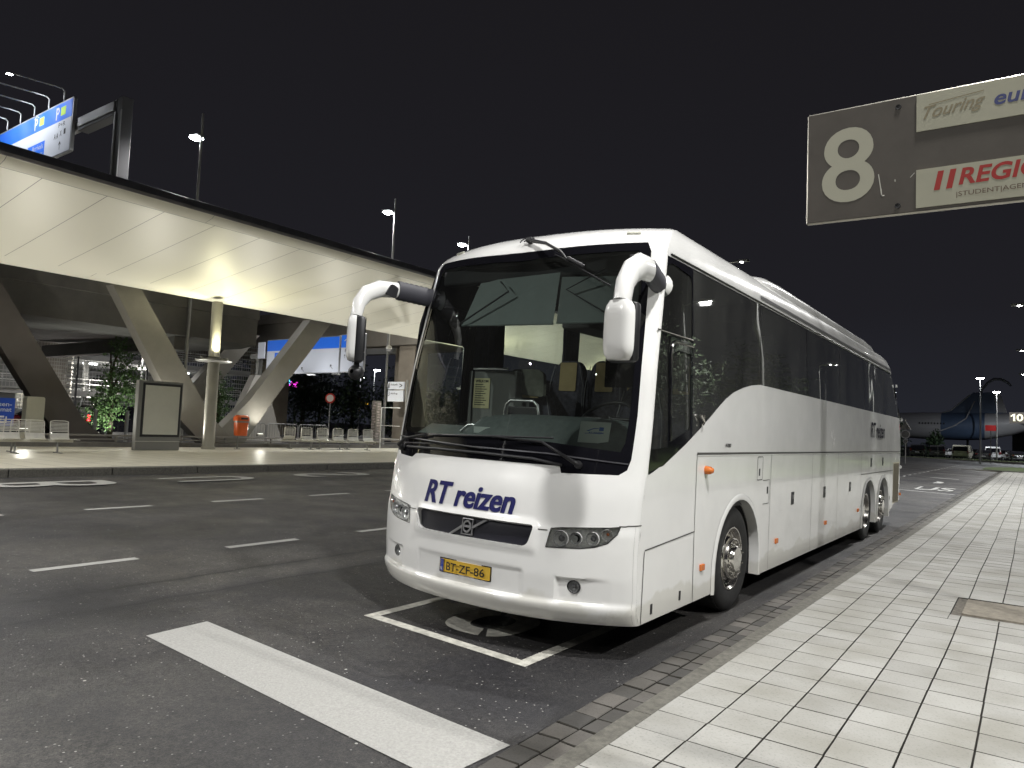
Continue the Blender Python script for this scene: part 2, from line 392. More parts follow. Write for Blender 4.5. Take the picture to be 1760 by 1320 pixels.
g = G(); g.add([(-2.245,-8,-.006), (-1.80,-8,-.006), (-1.80,64.2,-.006), (-2.245,64.2,-.006)], [(0,1,2,3)]); struct(g.emit('gutter_bed', M_JOINT))
# end of the pavement, grass verge, cross road verge
g = G(); g.box((0, 64.5, .0), (9, .25, .18), bev=.01)
g.grid(lambda x, y: (x, y, .07), [-3.6, 4], [64.7, 66]); struct(g.emit('kerb', M_KERB))
g = G(); g.add([(-3.3,66.5,.10), (-1.9,64.8,.10), (40,64.8,.10), (40,80,.10), (-1.5,80,.10), (-3.4,74,.10)], [(0,1,2,3,4,5)])
g.add([(-80,106,.24), (60,106,.24), (60,111,.24), (-80,111,.24)], [(0,1,2,3)]); struct(g.emit('grass_verge', M_GRASS))
g = G(); g.box((-10, 105.6, .17), (140, .3, .2)); struct(g.emit('far_kerb', M_CONC))
# manhole cover
mh = thing('manhole_cover', 'rectangular concrete access cover let into the pale slab pavement', 'manhole cover', (-.1, 8.8, PZ(0)))
g = G(); g.box((-.06, 8.77, .046), (1.21, .97, .03), bev=.004); g.emit('cover_frame', mat('cover_dirt', (.10,.09,.075), .95, noise=.5, nscale=30), mh)
g = G(); g.box((-.0, 8.78, .060), (1.16, .83, .03), bev=.004); g.emit('cover_plate', mat('cover_stone', (.20,.18,.145), .9, noise=.25, nscale=12, bump=.6, bscale=60), mh)

# ------------------------------------------------------------------ road markings
def mark(g, pts, dz=.004):
    P = dens(pts, .4)
    patch(g, pts, [], lambda x, y: (x, y, gz(x)+dz), .5, .5)
g = G()
mark(g, [(-5.24,2.84), (-5.28,3.345), (-2.255,3.235), (-2.29,2.70)])
struct(g.emit('stop_bar', M_PAINT))
g = G()
for k in range(-2, 24):
    y0 = 3.065+k*2.09
    mark(g, [(-7.89,y0), (-7.77,y0), (-7.77,y0+1.02), (-7.89,y0+1.02)])
    y1 = 3.12+k*2.10; mark(g, [(-11.66-.006*y1,y1), (-11.53-.006*y1,y1), (-11.53-.006*y1,y1+1.02), (-11.66-.006*y1,y1+1.02)])
for k in range(24): mark(g, [(-5.6,32+k*2.1), (-5.48,32+k*2.1), (-5.48,33+k*2.1), (-5.6,33+k*2.1)])
for k in range(16): mark(g, [(-30+k*3,84.3), (-29+k*3,84.3), (-29+k*3,84.7), (-30+k*3,84.7)])
struct(g.emit('lane_dashes', M_PAINT))
g = G()
M_PAINT2 = mat('worn_road_paint', (.46,.45,.40), .7, noise=.35, nscale=12, bump=.3, bscale=120)
for P in ([(-4.60,4.36),(-2.90,4.30),(-2.90,4.40),(-4.60,4.46)], [(-4.60,4.46),(-4.50,4.46),(-4.50,6.4),(-4.60,6.4)], [(-3.0,4.40),(-2.90,4.40),(-2.90,6.4),(-3.0,6.4)]): mark(g, P)
def ring_seg(a0, a1, cx=-3.73, cy=5.03, ro=(.345,.41), ri=(.15,.22), n=22):
    sup = lambda t, r: (cx+math.copysign(abs(cos(t))**.75, cos(t))*r[0], cy+math.copysign(abs(sin(t))**.75, sin(t))*r[1])
    A = [a0+(a1-a0)*k/n for k in range(n+1)]
    return [sup(t, ro) for t in A]+[sup(t, ri) for t in reversed(A)]
mark(g, ring_seg(radians(-60), radians(102))); mark(g, ring_seg(radians(115), radians(288)))
struct(g.emit('bay_marking', M_PAINT2))
g = G()
def road_text(s, x0, x1, y0, y1):          # letter tops point to -Y
    put_text(g, s, lambda x, y: (x, y, gz(x)+.004), x0, x1, y0, y1, bold=.02)
for s, ya, yb in (('B', 5.1, 7.35), ('U', 8.5, 10.55), ('S', 11.9, 14.2)):
    vs, fs, _ = text2d(s, .01, 0)
    g.add([(-15.75+1.05*x, yb-(yb-ya)*y, gz(-15.3)+.012) for x, y in vs], fs)
struct(g.emit('lane_lettering', M_PAINT))
g = G()
mark(g, [(-4.9,30.35), (-2.3,30.0), (-2.3,30.2), (-4.9,30.55)])
vs, fs, _ = text2d('BUS', .02); g.add([(-4.5+2.0*x, 31.5+2.6*y, gz(-3.5)+.006) for x, y in vs], fs)
vs, fs, _ = text2d('9', .02); g.add([(-4.3+.9*x, 36.6+3.4*y, gz(-3.5)+.006) for x, y in vs], fs)
mark(g, [(-4.5,44), (-3.2,44), (-3.2,44.5), (-4.5,44.5)]); mark(g, [(-4.9,51), (-2.3,51), (-2.3,51.3), (-4.9,51.3)])
struct(g.emit('far_bay_marking', M_PAINT))

# ------------------------------------------------------------------ island with the far platform
g = G()
kx = lambda y: -16.6-.02*max(0, 11-y)**1.2 if y > -6 else -17.2
ys = [-30+2*i for i in range(60)]
g.grid(lambda t, y: ((1-t)*(kx(y)-.25)+t*(-26.9), y, .452), [0, 1], ys)
isl = g.emit('platform_island', None or vcol_mat('platform_paving', (.36,.34,.29), (.36,.34,.29), .8, .6, 30)); struct(isl)
nt_ = isl.data.materials[0].node_tree; bk = nt_.nodes.new('ShaderNodeTexBrick'); gg = nt_.nodes.new('ShaderNodeNewGeometry')
mpp = nt_.nodes.new('ShaderNodeMapping'); mpp.inputs['Rotation'].default_value = (0, 0, pi/2); nt_.links.new(gg.outputs['Position'], mpp.inputs['Vector']); nt_.links.new(mpp.outputs[0], bk.inputs['Vector'])
bk.inputs['Scale'].default_value = 1; bk.inputs['Brick Width'].default_value = .6; bk.inputs['Row Height'].default_value = .6; bk.inputs['Mortar Size'].default_value = .012; bk.offset = 0
bk.inputs['Color1'].default_value = (.62,.59,.49,1); bk.inputs['Color2'].default_value = (.54,.51,.42,1); bk.inputs['Mortar'].default_value = (.22,.20,.16,1)
nt_.links.new(bk.outputs['Color'], nt_.nodes['Principled BSDF'].inputs['Base Color']); nt_.nodes['Principled BSDF'].inputs['Roughness'].default_value = .45
g = G()
for a, b in zip(ys, ys[1:]):
    ka, kb = kx(a), kx(b)
    g.add([(ka,a+.01,.2),(ka,a+.01,.440),(ka-.02,a+.01,.456),(ka-.26,a+.01,.456),(kb,b-.01,.2),(kb,b-.01,.440),(kb-.02,b-.01,.456),(kb-.26,b-.01,.456)], [(0,4,5,1),(1,5,6,2),(2,6,7,3)])
struct(g.emit('island_kerb', M_KERB))
g = G(); g.grid(lambda x, y: (x, y, .30), [-27.2, -34, -48, -60, -90], [-60+10*i for i in range(19)]); struct(g.emit('far_road', M_ASPH))
bw = thing('barrier_wall', 'low dark steel rail and kerb wall behind the platform island', 'barrier', (-27.0, 10, .3))
g = G(); g.box((-27.0, 15, .46), (.30, 90, .32), bev=.01); g.emit('base', mat('barrier_concrete', (.11,.105,.10), .7, noise=.2, nscale=3), bw)
g = G(); g.box((-27.0, 15, .86), (.10, 90, .07), bev=.01); g.emit('rail', mat('barrier_steel', (.22,.21,.20), .45, metal=.6), bw)
g = G(); g.box((-27.0, 15, .72), (.05, 90, .05)); g.emit('rail', MATS['barrier_steel'], bw)
g = G()
for k in range(36): g.box((-27.0, -20+k*2.2, .74), (.06, .08, .24))
g.emit('post', MATS['barrier_steel'], bw)['label'] = 'short posts carrying the rails'

# ------------------------------------------------------------------ canopy over the platform
M_SOF = mat('soffit_panel', (.64,.625,.555), .43, metal=.08, bump=.03, bscale=.5)
M_FASC = mat('canopy_fascia', (.15,.145,.16), .45, metal=.2, noise=.15, nscale=2)
cn = thing('platform_canopy', 'long white panelled canopy roof lit from below over the far platform', 'canopy', (-25.4, 15, 0))
SZ = lambda x: 6.25+.134*(x+25.4)
g = G()
y = 6.98-1.483*24
while y < 60:
    a, b = y+.008, y+1.483-.008
    xs_ = [-18.95, -20.5, -22, -23.5, -24.5, -25.22]
    n = len(xs_)
    g.add([(x, a, SZ(x)-.02*sin(pi*(x+18.9)/-7)) for x in xs_]+[(x, b, SZ(x)-.02*sin(pi*(x+18.9)/-7)) for x in xs_], [(i, i+1, n+i+1, n+i) for i in range(n-1)])
    y += 1.483
g.emit('soffit_panels', M_SOF, cn, fixn=False)
g = G(); g2 = G()
y = 6.98-1.483*24-.6
while y < 60:
    a, b = y+.006, y+3.4*1.483-.006
    prof_ = [(-18.93, SZ(-18.93)), (-18.6, 7.20), (-18.5, 7.27)]
    n = len(prof_); g.add([(x, a, z) for x, z in prof_]+[(x, b, z) for x, z in prof_], [(i, i+1, n+i+1, n+i) for i in range(n-1)])
    prof2_ = [(-25.235-1.34*sin(t*pi/2), SZ(-25.235)-.26*sin(t*pi/2)+.36*(1-cos(t*pi/2))) for t in [k/10 for k in range(11)]]
    n = len(prof2_); g2.add([(x, a, z) for x, z in prof2_]+[(x, b, z) for x, z in prof2_], [(i, i+1, n+i+1, n+i) for i in range(n-1)])
    y += 3.4*1.483
g.emit('outer_rim', M_SOF, cn, fixn=False, sm=50); g2.emit('inner_rim', M_SOF, cn, fixn=False, sm=50)
g = G(); Y0, Y1 = 6.98-1.483*24, 60
pr = [(-18.48,7.27),(-18.42,7.33),(-18.44,7.52),(-18.55,7.56),(-19.2,7.62),(-25.9,6.85),(-26.62,6.62),(-26.62,6.52),(-25.9,6.32),(-18.9,7.22)]
n = len(pr); g.add([(x,Y0,z) for x, z in pr]+[(x,Y1,z) for x, z in pr], [(i, (i+1) % n, n+(i+1) % n, n+i) for i in range(n)]+[tuple(range(n)), tuple(range(n, 2*n))])
g.emit('roof_deck', M_FASC, cn)

def column(y, label, first):
    c = thing('round_column', label, 'column', (-25.4, y, .45), group='round columns under the canopy')
    g = G(); g.lathe([(.215,0),(.215,3.45)], (-25.4,y,.45), (0,0,1), 28); g.lathe([(.20,3.5),(.20,5.62+.134*0)], (-25.4,y,.45), (0,0,1), 28)
    g.lathe([(.25,0),(.25,.10),(.215,.11)], (-25.4,y,.45), (0,0,1), 28)
    g.emit('shaft', mat('column_grey', (.34,.33,.29), .42, metal=.2, noise=.08, nscale=2), c, sm=40)
    g = G(); g.lathe([(.2,.0),(.62,.02),(.66,.05),(.66,.09),(.6,.10),(.2,.10)], (-25.4,y,.45+3.3), (0,0,1), 32)
    g.emit('light_shelf', mat('shelf_steel', (.30,.30,.29), .4, metal=.5), c, sm=40)
    for dx, dy in ((.42, -.12), (-.4, .1), (.1, .42), (-.1, -.42)):
        g = G(); g.lathe([(.0,.10),(.10,.10),(.115,.16),(.10,.17)], (-25.4+dx,y+dy,3.78), (0,0,1), 14)
        h = g.emit('uplight', MATS['shelf_steel'], c, sm=40)
        g = G(); g.lathe([(.0,.0),(.085,.0)], (-25.4+dx,y+dy,3.78+.155), (0,0,1), 14); g.emit('lens', mat('uplight_lens', (1,1,1), .5, emis=(1.,.97,.80), es=14), h)
    for dx, dy, en in ((.45, -.1, 190), (-.35, .45, 90)):
        ld = bpy.data.lights.new('uplight_beam', 'SPOT'); ld.energy = en*UPK; ld.color = (1., .95, .62); ld.spot_size = radians(150); ld.spot_blend = .8; ld.shadow_soft_size = .06
        lo = bpy.data.objects.new('uplight_beam', ld); COL.objects.link(lo); lo.parent = c; lo.location = (dx, dy, 3.62); lo.rotation_euler = (pi, 0, 0)
    return c
UPK = 1.9
for y_, lb in ((15.65, 'grey round column with light shelf beside the blank poster case'), (31., 'farther round column hidden behind the coach'), (.4, 'round column at the near end of the canopy'), (46.4, 'farthest round column behind the coach')):
    column(y_, lb, y_ > 15 and y_ < 16)
# unseen floodlights, assumed and added on the barrier wall to brighten the soffit
def added_flood(y, en):
    c = thing('added_floodlight', 'small added floodlamp on the low wall aimed at the canopy', 'added_floodlight', (-27.0, y, .9), group='added floodlights along the wall')
    g = G(); g.box((-27.0, y, .98), (.10, .26, .10), bev=.01); g.emit('housing', MATS['shelf_steel'], c)
    g = G(); g.box((-26.96, y, 1.04), (.08, .22, .01)); g.emit('lens', mat('added_flood_lens', (1,1,1), .5, emis=(1,.97,.85), es=3), c)
    ld = bpy.data.lights.new('added_flood_beam', 'SPOT'); ld.energy = en; ld.color = (1., .97, .86); ld.spot_size = radians(165); ld.spot_blend = 1.; ld.shadow_soft_size = .1
    lo = bpy.data.objects.new('added_flood_beam', ld); COL.objects.link(lo); lo.parent = c; lo.location = (.08, 0, .22)
    lo.rotation_euler = Vector((-.62, 0, -1)).to_track_quat('Z', 'Y').to_euler()
for y_ in (-8, -3.5, 1, 5.5, 10, 14.5, 19, 23.5, 28, 32.5, 37, 42): added_flood(y_, 540)

# leaning box legs of the canopy
M_LEG = mat('leg_steel', (.215,.205,.185), .48, metal=.15, noise=.08, nscale=1.5)
def leg(name, label, P, x, th=.55, m=None):       # P: outline in (Y, Z)
    t = thing(name, label, 'column', (x, P[0][0], .45))
    g = G(); g.prism(P, lambda a, b, d: (x-d, a, b), th)
    g.emit('steel_leg', m or M_LEG, t, fixn=True); return t
leg('leaning_column', 'pale leaning steel leg rising left from behind the round column to the canopy', rnd([(12.6,6.35),(13.65,6.35),(16.9,1.62),(18.2,.52),(16.7,.45),(15.6,1.45)], [0,0,.6,0,0,0]), -27.25)
leg('leaning_column', 'pale leaning steel leg rising right behind the orange litter bin', rnd([(16.6,.45),(18.35,.45),(19.85,2.6),(22.75,6.35),(21.55,6.35),(18.6,2.45),(17.85,1.72)], [0,0,0,0,0,0,.4]), -27.28)
leg('leaning_column', 'shaded leaning steel leg at the left edge above the metal seats', rnd([(8.1,6.3),(9.35,6.3),(12.75,1.05),(14.1,.45),(12.1,.45),(11.2,1.45)], [0,0,.7,0,0,0]), -28.6, m=mat('leg_steel_shaded', (.085,.075,.072), .5, noise=.1, nscale=1.5))  # shade on this unlit leg is put into a darker steel colour
leg('leaning_column', 'dim rear leg crossing behind the pale leaning leg', [(17.2,.45),(18.6,.45),(23.2,6.1),(22.0,6.1)], -33.5)

# ------------------------------------------------------------------ viaduct behind
M_VIA = mat('viaduct_concrete', (.16,.155,.145), .8, noise=.2, nscale=.8, bump=.2, bscale=20)
va2 = thing('access_bridge', 'grey bridge slab on a wide pier behind the end of the canopy', 'bridge', (-40, 40, .3))
g = G(); g.box((-55, 41, 9.2), (42, 5, 3.3), bev=.05); g.box((-55, 38.40, 10.2), (42, .14, .5)); g.emit('deck', mat('bridge_concrete', (.30,.27,.22), .8, noise=.15, nscale=.6), va2)
g = G(); g.prism([(0,0),(1.6,0),(1.6,-.3),(.5,-1.8),(0,-3.8)], lambda a, b, d: (-38.4+d, 38.6+a, 7.6+b), 1.6); g.box((-39.4, 41, 3.9), (1.7, 1.9, 7.4), bev=.05); g.emit('pier', mat('bridge_pier', (.36,.31,.24), .8, noise=.15, nscale=1), va2)
g = G(); g.box((-57.3, 41, 3.9), (2.9, 2.2, 7.4), bev=.05); g.emit('pier', MATS['bridge_pier'], va2)
va = thing('viaduct', 'dark elevated roadway slab passing behind the canopy legs', 'viaduct', (-36, 15, .3))
g = G(); pr = [(-30.0,5.15),(-30.0,6.35),(-29.8,6.35),(-29.8,6.95),(-30.1,6.95),(-30.1,6.5),(-44,6.5),(-44,5.5),(-42.8,5.35),(-31.5,5.05)]
n = len(pr); g.add([(x,-40,z) for x, z in pr]+[(x,20.6+(-30-x)*.15,z) for x, z in pr], [(i, (i+1) % n, n+(i+1) % n, n+i) for i in range(n)]+[tuple(range(n)), tuple(range(n, 2*n))]); g.emit('deck', M_VIA, va)
g = G()
for k in range(8): g.box((-37, -32+k*7, 4.85), (13.4, .5, .62))
g.emit('cross_beam', M_VIA, va)
for y_ in (-12, 1.):
    g = G(); g.box((-41.5, y_, 2.7), (1.5, 1.7, 4.9), bev=.05); g.emit('pier', mat('pier_concrete', (.26,.235,.20), .8, noise=.15, nscale=1), va)

# ------------------------------------------------------------------ street lamps
M_POLE = mat('galvanised_pole', (.42,.42,.41), .45, metal=.5, noise=.1, nscale=4)
M_HEAD = mat('lamp_housing', (.20,.20,.20), .5, metal=.4)
def lens_mat(k, col, es): return mat('lamp_lens_%d' % k, (1,1,1), .5, emis=col, es=es)
def street_lamp(base, h, head, energy, label, col=(1., .96, .88), es=60, cat='street lamp', group='street lamps', extra=0., size=1., spot=158, r=.075, soft=.055):
    b = Vector(base); t = thing('street_lamp', label, cat, base, group=group)
    hx = Vector((head[0], head[1], h))
    g = G(); g.tube([(0+b.x, b.y, b.z), (b.x, b.y, b.z+2), (b.x, b.y, h+extra)], [r*1.25, r, r*.6], 10)
    if (hx.xy-b.xy).length > .3: g.tube([(b.x, b.y, h-.1), (b.x+(hx.x-b.x)*.5, b.y+(hx.y-b.y)*.5, h+.05), (hx.x, hx.y, h+.06)], r*.5, 8)
    g.emit('pole', M_POLE, t, sm=40)
    d = Vector((hx.x-b.x, hx.y-b.y, 0)); d = d.normalized() if d.length > .01 else Vector((1,0,0)); R = Matrix((d, Vector((-d.y, d.x, 0)), Vector((0,0,1)))).transposed()
    g = G(); g.box(hx+Vector((0,0,.05)), (.62*size, .28*size, .10*size), R, bev=.02*size); g.emit('lamp_head', M_HEAD, t)
    lz = size*(.6 if es == 60 else 1.9)
    g = G(); g.lathe([(0,-.05*lz),(.08*lz,-.045*lz),(.13*lz,-.02*lz),(.14*lz,0)], hx+Vector((0,0,.0)), (0,0,1), 12)
    g.emit('lamp_lens', lens_mat(int(es), col, es), t, sm=60)
    if energy:
        ld = bpy.data.lights.new('lamp_light', 'SPOT'); ld.energy = energy; ld.color = col; ld.spot_size = radians(spot); ld.spot_blend = .6; ld.shadow_soft_size = soft
        lo = bpy.data.objects.new('lamp_light', ld); COL.objects.link(lo); lo.parent = t; lo.location = hx-b+Vector((0,0,-.10))
    return t
LK = 1.0
WHT = (1., .987, .962); COOL = (.93, .97, 1.)
street_lamp((2.0, 3.1, .06), 8.2, (.5, 3.1), 2600*LK, 'lamp post beside the camera over the pale pavement', WHT, soft=.20)
street_lamp((2.0, 7.2, .06), 8.6, (-2.6, 7.5), 1300*LK, 'lamp post on the pavement level with the coach', WHT)
street_lamp((1.9, -9.0, .06), 8.2, (-1.0, -8.0), 600*LK, 'assumed lamp post behind the camera on the pavement', WHT, soft=.05, size=.5)  # unseen lamp assumed for the light on the bay sign
street_lamp((-12.5, -9.0, .2), 9.5, (-10.5, -7.5), 5200*LK, 'assumed tall lamp post behind the camera between the lanes', WHT, soft=.06, size=.6)  # unseen lamp assumed from the light on the coach front
for k, y_ in enumerate((20.8, 38.5, 56.2, 74.0)):
    street_lamp((1.6, y_, .06), 8., (-.4-.12*k, y_), 2800*LK, ['nearest lamp post of the row along the pavement edge', 'lamp post halfway along the pavement at the right edge', 'third lamp post far down the pavement at the right edge', 'lamp post by the grass at the end of the pavement'][k], WHT, group='lamp posts along the right pavement')
street_lamp((-4.6, 90, .05), 9.0, (-4.6, 89.6), 3500*LK, 'tall white lamp post in front of the parked vans, left of two', COOL, es=90, group='lamp posts by the car park', size=1.3)
street_lamp((-3.95, 112, .2), 9.0, (-3.95, 111.6), 3500*LK, 'shorter looking lamp post right of the tall one by the car park', COOL, es=90, group='lamp posts by the car park', size=1.4)
street_lamp((-29.7, 17.0, .3), 14.0, (-30.1, 17.0), 4200*LK, 'tall lamp post above the canopy, nearest and brightest', WHT, es=90, extra=1.0, group='tall lamp posts behind the canopy', size=1.1)
street_lamp((-30.2, 29.4, .3), 14.0, (-30.55, 29.2), 8000*LK, 'tall lamp post above the canopy, second from the left', WHT, es=90, extra=.8, group='tall lamp posts behind the canopy', size=1.1)
street_lamp((-31.0, 37.2, .3), 14.0, (-31.4, 37.0), 6000*LK, 'tall lamp post just left of the coach roof', WHT, es=90, extra=.6, group='tall lamp posts behind the canopy', size=1.1)
street_lamp((-13.2, 34.0, .2), 10., (-11.2, 33.6), 8000*LK, 'lamp post hidden behind the coach roof', COOL, es=60)
street_lamp((-17.9, .6, .45), 8.6, (-16.0, .6), 3600*LK, 'added lamp post at the near edge of the platform island', WHT)  # unseen lamp added to brighten the island floor under the canopy
street_lamp((-36.5, 18.6, .3), 5.2, (-36.0, 18.3), 420*LK, 'short added lamp post behind the street tree', WHT, group='added lamps on the far road')  # hidden lamp added to light the street tree from behind
street_lamp((-63.6, 60, .3), 8., (-63.0, 59.8), 5000*LK, 'white lamp post seen past the end of the gantry sign', COOL, es=90, size=1.4)
street_lamp((-66.2, 60.2, .3), 7.2, (-66.2, 60.2), 0, 'small twin lamp post left of the white lamp', COOL, es=40, size=1.6)

# ================================================================== the coach
TH = .020
BO = Vector((-2.36, 4.6, 0)) - 1.275*Vector((cos(TH), 0, -sin(TH)))
bus = thing('coach', 'white three axle touring coach with blue lettering parked at the kerb', 'coach', BO)
bus.rotation_euler = (0, TH, 0)
def lt(T, x):
    if x <= T[0][0]: return T[0][1]
    for (a, b), (c, d) in zip(T, T[1:]):
        if x <= c: return b+(d-b)*(x-a)/(c-a)
    return T[-1][1]
PT = [(.24,-.085),(.30,-.125),(.36,-.148),(.405,-.152),(.425,-.130),(.60,-.132),(.80,-.12),(.93,-.105),(.97,-.088),(1.2,-.05),(1.36,-.005),(2.2,.165),(3.1,.40),(3.4,.44)]
KT = [(.3,.42),(1.0,.36),(1.38,.34),(3.1,.25)]
T0 = .94
def wz(w):
    if w <= 3.1: return w, (1.275 if w < 1.6 else 1.275-.06*((w-1.6)/1.5)**1.3), 0.
    f = (w-3.1)*pi/2; return 3.1+.395*sin(f), .9+.315*cos(f), .95*(1-cos(f))
def contour(w):
    z, A, back = wz(w)
    P = sum(lt(PT, min(z, 3.1)+d) for d in (-.012,-.006,0,.006,.012))/5+(z-3.1)*.10*(z > 3.1)+back; K = lt(KT, z)
    b0 = P+K*T0**2.6; sl = K*2.6*T0**1.6/A; bc = b0+A*(1-T0)*sl
    return z, A, P, K, b0, bc, bc+.05
def front(s, w, off=0.):
    if off:
        e1 = .004; p = Vector(front(s, w)); du = Vector(front(s+e1, w))-Vector(front(s-e1, w)); dv = Vector(front(s, w+e1))-Vector(front(s, w-e1))
        n = du.cross(dv).normalized(); return tuple(p+n*off)
    z, A, P, K, b0, bc, be = contour(w); sg = 1 if s >= 0 else -1; t = abs(s)
    if t <= 1: return (sg*T0*A*t, P+K*(T0*t)**2.6, z)
    u = min(t-1, 1.)
    a = (1-u)**2*T0*A+2*u*(1-u)*A+u*u*A; b = (1-u)**2*b0+2*u*(1-u)*bc+u*u*be
    if t > 2: b += t-2
    return (sg*a, b, z)
def fA(a, z, off=0.):                       # front surface by lateral position and height
    A = wz(z)[1]; return front(a/(T0*A), z, off)
def rear(z): return lt([(0,13.1),(1.9,13.08),(2.3,12.98),(2.75,12.6),(3.1,12.05),(3.3,11.85),(3.5,11.5)], z)
def side(b, w, sg=1, off=0.):
    z, A, *_ = contour(w) if False else wz(w)
    br = rear(z)
    t = max(0, (b-(br-.25))/.25); a = A-.25*(1-sqrt(max(0, 1-min(t, 1)**2)))*.6
    return (sg*(a+off), b, z)
def sbe(w): return contour(w)[6]
# materials
M_WHITE = mat('coach_white_paint', (.75,.75,.735), .22, coat=.7, noise=.035, nscale=1.6, rnoise=.06)
# thin road film on the lower body
n = M_WHITE.node_tree; b_ = n.nodes['Principled BSDF']; src = b_.inputs['Base Color'].links[0].from_socket
tcx = n.nodes.new('ShaderNodeTexCoord'); sxx = n.nodes.new('ShaderNodeSeparateXYZ'); n.links.new(tcx.outputs['Object'], sxx.inputs[0])
nn = n.nodes.new('ShaderNodeTexNoise'); nn.inputs['Scale'].default_value = 2.2; nn.inputs['Detail'].default_value = 6; n.links.new(tcx.outputs['Object'], nn.inputs['Vector'])
m1 = n.nodes.new('ShaderNodeMath'); m1.operation = 'MULTIPLY_ADD'; m1.inputs[1].default_value = .5; n.links.new(nn.outputs['Fac'], m1.inputs[0]); n.links.new(sxx.outputs['Z'], m1.inputs[2])
rp_ = n.nodes.new('ShaderNodeValToRGB'); rp_.color_ramp.elements[0].position = .66; rp_.color_ramp.elements[0].color = (.86,.85,.81,1); rp_.color_ramp.elements[1].position = .70; rp_.color_ramp.elements[1].color = (1,1,1,1)
n.links.new(m1.outputs[0], rp_.inputs[0]); mxx = n.nodes.new('ShaderNodeMix'); mxx.data_type = 'RGBA'; mxx.blend_type = 'MULTIPLY'; mxx.inputs[0].default_value = 1
n.links.new(src, mxx.inputs[6]); n.links.new(rp_.outputs[0], mxx.inputs[7]); n.links.new(mxx.outputs[2], b_.inputs['Base Color'])
M_BLKG = mat('black_gloss', (.006,.006,.008), .06, coat=.5)
M_BLK = mat('black_plastic', (.014,.014,.016), .45, noise=.2, nscale=20)
M_SEAM = mat('panel_gap', (.06,.06,.055), .8)
M_RUB = mat('tyre_rubber', (.014,.014,.014), .75, noise=.35, nscale=14)
M_CHR = mat('polished_aluminium', (.72,.70,.66), .16, metal=1., rnoise=.08, noise=.1, nscale=9)
M_DARKIN = mat('coach_interior', (.022,.022,.024), .8)
M_ORG = mat('amber_lens', (.55,.15,.03), .25)
M_GLF = glass('windscreen_glass', (.80,.86,.83), 0, 1.45, 1.1, dust=.012)
M_GLC = glass('clear_lens', (.97,.98,.98), 0, 1.45, .9)
M_GLS = glass('tinted_side_glass', (.055,.06,.058), .02, 1.5, 2.0, warp=.10, dust=.048)
M_GLD = glass('driver_window_glass', (.50,.54,.52), 0, 1.5, 1.0, dust=.035)
M_GLL = glass('left_side_glass', (.70,.74,.71), 0, 1.45, .8)

sA = lambda a, z: a/(T0*wz(z)[1])
# --- openings in the front, in (s, w)
WS = [(sA(-.70,1.39),1.392),(sA(.70,1.4),1.398),(sA(.72,1.35),1.347),(.93,1.360),(.972,1.40),(.987,1.48),(.995,1.80),(.992,2.3),(.982,2.8),(.978,3.13),(.95,3.265),(.743,3.250),(.495,3.235),(.2,3.215),(0,3.21),(-.2,3.215),(-.495,3.235),(-.743,3.25),(-.95,3.265),(-.978,3.13),(-.982,2.8),(-.992,2.3),(-.995,1.80),(-.987,1.48),(-.972,1.40),(-.93,1.360),(sA(-.86,1.35),1.35),(sA(-.80,1.39),1.385)]
WSI = [(-.90,1.565),(-.5,1.572),(0,1.578),(.5,1.572),(.925,1.53),(.945,1.60),(.955,1.85),(.952,2.3),(.942,2.8),(.930,3.06),(.90,3.145),(.5,3.115),(0,3.09),(-.5,3.115),(-.90,3.145),(-.930,3.06),(-.942,2.8),(-.952,2.3),(-.955,1.85),(-.945,1.60)]
def HLp(sg): 
    P = [(.690,.805),(.715,.942),(.78,.953),(1.10,.978),(1.168,.990),(1.155,.935),(1.10,.868),(1.02,.835),(.93,.818)]
    P = [(sA(sg*a, z), z) for a, z in P]; return P if sg > 0 else P[::-1]
GR = rnd([(sA(-.60,.95),.948),(sA(.585,.95),.948),(sA(.545,.79),.788),(sA(-.555,.79),.788)], [.03,.03,.05,.05])
FG = lambda sg: [(sA(sg*.9,.535)+.047*cos(t)/1.2, .535+.047*sin(t)) for t in [2*pi*k/20 for k in range(20)]]
def pocket(a, z):                            # soft fog-lamp pocket and plate recess pressed into the bumper
    a = abs(a); d = 0
    if .76 < a < 1.16 and .42 < z < .63:
        top = .60+.02*(a-.8); e1 = min(1, max(0, (a-.765)/.03)); e2 = min(1, max(0, (1.14-a)/.30)); e3 = min(1, max(0, (top-z)/.018)); d = max(d, .022*e1*e2*e3)
    if a < .53 and .42 < z < .63:
        e = min(1, max(0, (.528-a)/.014))*min(1, max(0, (.622-z)/.014)); d = max(d, .009*e)
    return d
def fbody(u, v):
    p = front(u, v)
    if v < .66 and v > .41: return front(u, v, -pocket(p[0], v)) if pocket(p[0], v) else p
    if abs(p[0]) < .64 and .74 < v < .99:     # raised lip round the grille
        dx = max(0, abs(p[0])-.57); dz = max(0, v-.948, .788-v); q = sqrt(dx*dx+dz*dz)
        if q < .05: return front(u, v, .012*(1-(q/.05)**2))
    return p
body = G()
low = .275
patch(body, [(-2,low),(2,low),(2,.66),(-2,.66)], [FG(1), FG(-1)], fbody, .0145, .0145, us=1.2)
patch(body, [(-2,.66),(2,.66),(2,1.05),(-2,1.05)], [GR, HLp(1), HLp(-1)], fbody, .025, .0145, us=1.2)
patch(body, [(-2,1.05),(2,1.05),(2,3.1),(2,4.1),(-2,4.1),(-2,3.1)], [WS], fbody, .06, .04, us=1.2)
